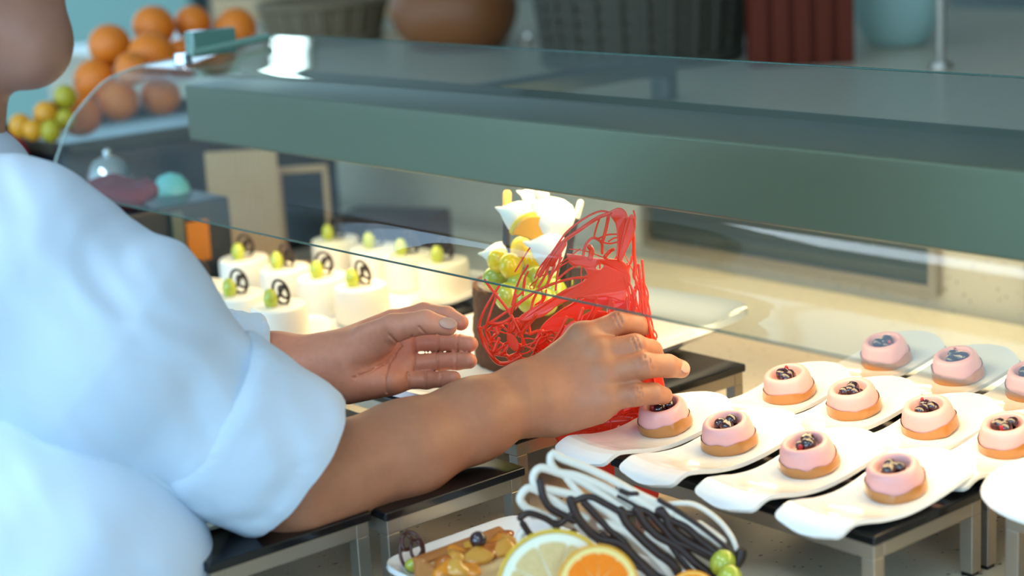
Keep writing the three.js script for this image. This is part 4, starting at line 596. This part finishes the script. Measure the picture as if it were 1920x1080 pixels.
  // hair, eyes, trousers, shoes
  add('hair', nets((x, y, z) => Math.max(ellip([-0.6801, 0.657, 0.51], [0.1, 0.112, 0.102])(x, y, z), -cone([-0.6312, 0.6384, 0.4581], [-0.6189, 0.5404, 0.479], 0.088, 0.105)(x, y, z), 0.585 - y), ...span([[-0.6801, 0.657, 0.51]], 0.14), 0.006), mat.hair);
  for (const d of [1.643, 1.717]) { const e = add('eye', ball(0.011, ...[-0.6294, 0.6421, 0.4547], 1, 1, 1, 14).translate(0.747 * (1.68 - d), 0.227 * (1.68 - d), 0.624 * (1.68 - d)), M([0.8, 0.78, 0.74], 0.1)); }
  const legs = union([cone([-0.62, -0.08, 0.70], [-0.66, -0.16, 0.74], 0.135, 0.135), cone([-0.56, -0.15, 0.66], [-0.54, -0.5, 0.64], 0.085, 0.062), cone([-0.54, -0.5, 0.64], [-0.55, -0.86, 0.68], 0.062, 0.05), cone([-0.72, -0.15, 0.80], [-0.70, -0.5, 0.78], 0.085, 0.062), cone([-0.70, -0.5, 0.78], [-0.72, -0.86, 0.82], 0.062, 0.05)], 0.03);
  add('trousers', nets((x, y, z) => Math.max(legs(x, y, z), -0.868 - y), [-0.9, -0.92, 0.5], [-0.42, 0.08, 0.98], 0.012), mat.trouser);
  for (const [x, z] of [[-0.55, 0.68], [-0.72, 0.82]]) add('shoe', nets((a, b, c) => Math.max(cone([x - 0.02, -0.86, z + 0.03], [x + 0.11, -0.872, z - 0.1], 0.045, 0.034)(a, b, c), -0.9 - b), [x - 0.12, -0.93, z - 0.2], [x + 0.2, -0.78, z + 0.13], 0.008), mat.blackTop);
}

// ---------------------------------------------------------------- things behind the canopy
{
  const crate = thing('fruit_crate', 'dark crate carrying the pile of oranges beyond the end of the canopy', 'crate', [-2.16, 0, -0.42]);
  part('body', rbox(-0.16, 0.24, 0, 0.255, -0.34, 0.24, 0.006), mat.navy, crate);
  part('rim', [rbox(-0.17, 0.25, 0.255, 0.275, 0.23, 0.25, 0.003), rbox(-0.17, 0.25, 0.255, 0.275, -0.35, -0.33, 0.003), rbox(0.23, 0.25, 0.255, 0.275, -0.35, 0.25, 0.003), rbox(-0.17, -0.15, 0.255, 0.275, -0.35, 0.25, 0.003)], mat.wicker, crate);
  const og = ball(1, 0, 0, 0, 1, 0.96, 1, 30), stem = new THREE.CylinderGeometry(0.07, 0.1, 0.06, 8).translate(0, 0.95, 0);
  const proto = (p, r, label) => { const o = thing('orange', label, 'orange', p, 0, 'oranges piled beyond the canopy'); part('fruit', og, mat.orange, o); part('stem_scar', stem, mat.wicker, o); o.scale.setScalar(r); o.rotation.set(rr(-1, 1), rr(0, 6), rr(-1, 1)); };
  [[[-2.0504, 0.4248, -0.3599], 0.041, 'round orange at the left of the top of the pile'], [[-2.0565, 0.4507, -0.4581], 0.041, 'orange at the top of the pile, second from the left'], [[-2.0625, 0.4482, -0.5461], 0.036, 'orange at the top of the pile, third from the left'], [[-1.9903, 0.4353, -0.5958], 0.041, 'orange at the right end of the pile above the glass clamp'],
    [[-1.9433, 0.4085, -0.3861], 0.0445, 'largest orange in the middle of the pile'], [[-1.8957, 0.3948, -0.318], 0.031, 'small orange below the left end of the pile'], [[-2.0228, 0.3667, -0.3078], 0.041, 'lower left orange just above the curved glass edge'], [[-1.996, 0.3888, -0.476], 0.04, 'orange half hidden by the glass clamp'], [[-1.9766, 0.3125, -0.2473], 0.038, 'lowest orange seen through the curved glass end'], [[-1.9715, 0.3304, -0.3239], 0.038, 'orange seen through the curved glass above the steel lid'], [[-1.977, 0.3291, -0.413], 0.038, 'orange seen through the glass beside the lamp housing'], [[-2.0507, 0.3821, -0.5842], 0.04, 'orange behind the glass clamp rod']].forEach((a) => proto(...a));
  [[[-1.9245, 0.3314, -0.1563], 0.021, 'kumquat', mat.kumquat, 'small amber citrus fruit nearest the shoulder'], [[-1.9248, 0.3563, -0.1971], 0.02, 'lime', mat.lime, 'small yellow green citrus fruit left of the oranges'], [[-1.9314, 0.3163, -0.1107], 0.02, 'kumquat', mat.kumquat, 'small amber citrus fruit at the collar'], [[-1.8972, 0.3104, -0.1174], 0.017, 'kumquat', mat.kumquat, 'small amber citrus fruit low above the shoulder'], [[-1.8772, 0.307, -0.14], 0.018, 'lime', mat.lime, 'small yellow green citrus fruit low above the shoulder'], [[-1.9009, 0.3205, -0.1807], 0.017, 'lime', mat.lime, 'small yellow green citrus fruit by the glass edge'], [[-1.9503, 0.3312, -0.1894], 0.018, 'kumquat', mat.bread, 'small dark amber citrus fruit between the paler ones']].forEach(([p, r, n, m, l]) => { const k = solo(n, og, m, l, 'fruit', p, 'small citrus fruit'); k.scale.set(r, r * 1.15, r); });
  const ft = thing('fruit_bench', 'low bench with a red cloth under the small citrus fruit', 'bench', [-2.16, 0, -0.02]);
  part('red_cloth', displace(rbox(-0.3, 0.2, 0.0, 0.30, -0.12, 0.24, 0.03, 5), (x, y, z) => [x + 0.012 * noise(x * 9, y * 9, z * 22), y, z + 0.012 * noise(x * 22, y * 9, z * 9)]), mat.redCloth, ft);
  solo('folded_cloth', displace(ball(0.1, 0, 0.05, 0, 1, 0.6, 1, 24), (x, y, z) => [x, y + 0.01 * noise(x * 20, 1, z * 20), z]), mat.redCloth, 'crimson folded cloth behind the small citrus fruit', 'cloth', [-2.33, 0.30, -0.05]);
  const rs = thing('serving_case', 'dark case with an amber panel, carrying a crimson cloth and a steel lid', 'case', [-1.58, 0, -0.1]);
  { const a = [-1.44, 0.196, -0.1346], b = [-1.44, 0.1329, -0.1738]; part('amber_panel', box(0.138, 0.146, b[1], a[1], b[2] + 0.1, a[2] + 0.1), M([0.42, 0.13, 0.008], 0.35), rs); part('grey_pillar', box(0.138, 0.148, 0.02, a[1] + 0.02, a[2] + 0.105, a[2] + 0.125), mat.darkSteel, rs); }
  part('body', rbox(-0.15, 0.14, 0, 0.225, -0.12, 0.12, 0.006), mat.navy, rs);
  solo('folded_cloth', displace(ball(0.055, 0, 0.02, 0, 1.2, 0.42, 1, 24), (x, y, z) => [x, y + 0.008 * noise(x * 40, 1, z * 40), z]), M([0.16, 0.012, 0.02], 0.85), 'crimson folded cloth seen through the curved glass end', 'cloth', [-1.51, 0.228, -0.07]);
  const lid = thing('dome_lid', 'small steel dome lid seen through the curved glass end', 'lid', [-1.66, 0.225, -0.13]);
  part('dome', lathe([[0.04, 0], [0.04, 0.012], [0.036, 0.03], [0.024, 0.05], [0.01, 0.058], [0, 0.059]], 32), mat.chrome, lid); part('knob', ball(0.007, 0, 0.064, 0), mat.chrome, lid);
  // wooden menu board, easel and framed orange panel
  const mb = thing('menu_board', 'tan wooden board standing behind the white cream cakes', 'board', [-1.80, 0, -0.455]);
  part('board', rbox(-0.006, 0.006, 0, 0.235, -0.075, 0.055, 0.003), mat.oak, mb); part('base', rbox(-0.04, 0.04, 0, 0.012, -0.075, 0.055, 0.003), mat.oak, mb); mb.rotation.y = -0.65;
  const ez = thing('table_easel', 'empty pale wooden easel right of the tan board', 'easel', [-1.77, 0, -0.575], -0.65);
  part('stile', rbox(-0.006, 0.006, 0, 0.19, -0.048, -0.038, 0.002), mat.oak, ez); part('stile', rbox(-0.006, 0.006, 0, 0.19, 0.038, 0.048, 0.002), mat.oak, ez); part('cross_rail', rbox(-0.006, 0.006, 0.18, 0.192, -0.048, 0.048, 0.002), mat.oak, ez); part('cross_rail', rbox(-0.006, 0.006, 0, 0.012, -0.048, 0.048, 0.002), mat.oak, ez);
  solo('teal_lamp_shade', lathe([[0.03, 0], [0.028, 0.012], [0.018, 0.026], [0.0, 0.032]], 28), M([0.2, 0.62, 0.6], 0.3), 'small turquoise dome behind the canopy edge', 'dome', [-1.56, 0.225, -0.185]);
  solo('bread_box', rbox(-0.10, 0.10, 0, 0.085, -0.05, 0.05, 0.008), M([0.05, 0.02, 0.01], 0.5), 'dark brown box behind the cream cakes', 'box', [-1.72, 0, -0.74]).rotation.y = 0.5;
  // baskets and bread on the raised ledge
  const LY = 0.3;
  function basket(p, r, h, m, label, n) {
    const b = thing('wicker_basket', label, 'basket', [p[0], LY, p[2]]);
    part('weave', gridGeo(22, 96, (u, v) => { const a = v * Math.PI * 2, y = h * u, q = r * (0.86 + 0.16 * u) + 0.004 * (Math.round(u * 22) % 2 ? 1 : -1) * Math.sign(Math.sin(a * n)); return [q * Math.cos(a), y, -q * Math.sin(a)]; }, true), m, b);
    for (let i = 0; i < n; i++) { const a = i / n * Math.PI * 2; part('stake', tube([[r * 0.87 * Math.cos(a), 0.009, r * 0.87 * Math.sin(a)], [r * 1.03 * Math.cos(a), h, r * 1.03 * Math.sin(a)]], 0.007, 4, 6), m, b); }
    for (const y of [0.013, h]) part('rim', new THREE.TorusGeometry(r * (0.86 + 0.16 * y / h), 0.012, 8, 60).rotateX(Math.PI / 2).translate(0, y, 0), m, b);
    part('bottom', new THREE.CylinderGeometry(r * 0.86, r * 0.86, 0.01, 40).translate(0, 0.005, 0), m, b); return b;
  }
  basket([-1.713, 0.3, -1.4099], 0.235, 0.34, mat.wicker, 'large dark round wicker basket behind the canopy', 26);
  basket([-2.8615, 0.3, -1.3968], 0.16, 0.10, mat.wickerLight, 'low light wicker basket behind the canopy, right of the oranges', 20);
  const bread = (p, r, l, s) => { const b = thing('bread_loaf', l, 'bread', [p[0], LY, p[2]]); part('loaf', displace(ball(r, 0, r * 0.55, 0, 1.1, 0.75, 0.9, 30), (x, y, z) => [x, Math.max(0, y + 0.008 * noise(x * 16, y * 16, z * 16)), z]), mat.bread, b); for (const k of [-0.4, 0, 0.4]) part('score', tube(Array.from({ length: 6 }, (_, i) => { const a = -0.7 + 1.4 * i / 5; return [r * 1.1 * (k + 0.05), r * 0.55 + r * 0.735 * Math.cos(a) * Math.sqrt(1 - k * k), r * 0.9 * Math.sin(a) * Math.sqrt(1 - k * k)]; }), 0.008, 16, 6), mat.wickerLight, b); return b; };
  bread([-2.3726, 0.3, -1.4366], 0.155, 'round brown bread loaf left of the dark wicker basket');
  const pk = thing('wooden_crate', 'pale wooden crate behind the oranges', 'crate', [[-2.9282, 0.3, -1.2931][0] - 0.35, LY, [-2.9282, 0.3, -1.2931][2] - 0.35], 0.6);
  for (let i = 0; i < 3; i++) part('slat', rbox(-0.3, 0.3, 0.02 + i * 0.09, 0.095 + i * 0.09, 0.0, 0.015, 0.003), mat.oak, pk);
  for (const x of [-0.29, 0.29]) part('corner_post', rbox(x - 0.012, x + 0.012, 0, 0.29, -0.02, 0.0, 0.002), mat.oak, pk);
  const rb = thing('slatted_box', 'red brown slatted box right of the dark wicker basket', 'box', [[-1.3239, 0.3, -1.4645][0], LY, [-1.3239, 0.3, -1.4645][2]], 0.86);
  part('body', rbox(-0.10, 0.10, 0, 0.26, -0.08, 0.0, 0.004), mat.redBrown, rb); for (let i = 0; i < 5; i++) part('slat', rbox(-0.1 + i * 0.042, -0.068 + i * 0.042, 0, 0.265, 0, 0.012, 0.003), mat.redBrown, rb);
  const bw = thing('white_bowl', 'large pale bowl right of the red brown box', 'bowl', [[-1.3781, 0.3, -1.832][0], LY, [-1.3781, 0.3, -1.832][2]]);
  part('bowl', lathe([[0.0, 0], [0.05, 0], [0.06, 0.006], [0.085, 0.05], [0.097, 0.13], [0.1, 0.2], [0.096, 0.2], [0.09, 0.13], [0.0, 0.02]], 44), mat.paleTeal, bw);
  const pole = thing('steel_pole', 'slim steel pole on the ledge at the upper right', 'pole', [[-1.0418, 0.3, -1.5239][0], LY, [-1.0418, 0.3, -1.5239][2]]);
  part('shaft', new THREE.CylinderGeometry(0.0085, 0.0085, 0.5, 18).translate(0, 0.25, 0), mat.steel, pole); part('foot', new THREE.CylinderGeometry(0.02, 0.022, 0.012, 22).translate(0, 0.006, 0), mat.steel, pole);
  const st = thing('steel_table', 'pale steel serving table at the upper right', 'table', [[-1.9011, 0.2, -3.0293][0] - 0.2, -0.9, [-1.9011, 0.2, -3.0293][2] - 1.0], 0.7);
  part('top', rbox(-0.7, 0.7, 1.18, 1.22, -0.4, 0.4, 0.006), M([0.5, 0.58, 0.62], 0.3, { metalness: 0.4 }), st); for (const x of [-0.64, 0.64]) for (const z of [-0.34, 0.34]) part('leg', box(x - 0.02, x + 0.02, 0, 1.18, z - 0.02, z + 0.02), mat.steel, st);
  const gl = new THREE.SphereGeometry(0.014, 20, 14);
  [[886, 77], [944, 78], [986, 75], [1050, 77]].forEach(([x, y], i) => { const p = [[-2.3713, 0.3, -1.4867], [-2.2691, 0.3, -1.4977], [-2.1916, 0.3, -1.5007], [-2.0687, 0.3, -1.4971]][i]; const k = thing('serving_cup', `small shiny steel cup at the glass edge, ${ord[i]} of four`, 'cup', [p[0], LY, p[2]]); part('cup', lathe([[0, 0], [0.014, 0], [0.02, 0.026], [0.0185, 0.026], [0.013, 0.003], [0, 0.003]], 24), mat.chrome, k); });
}
shade(scene);
renderer.render(scene, camera);
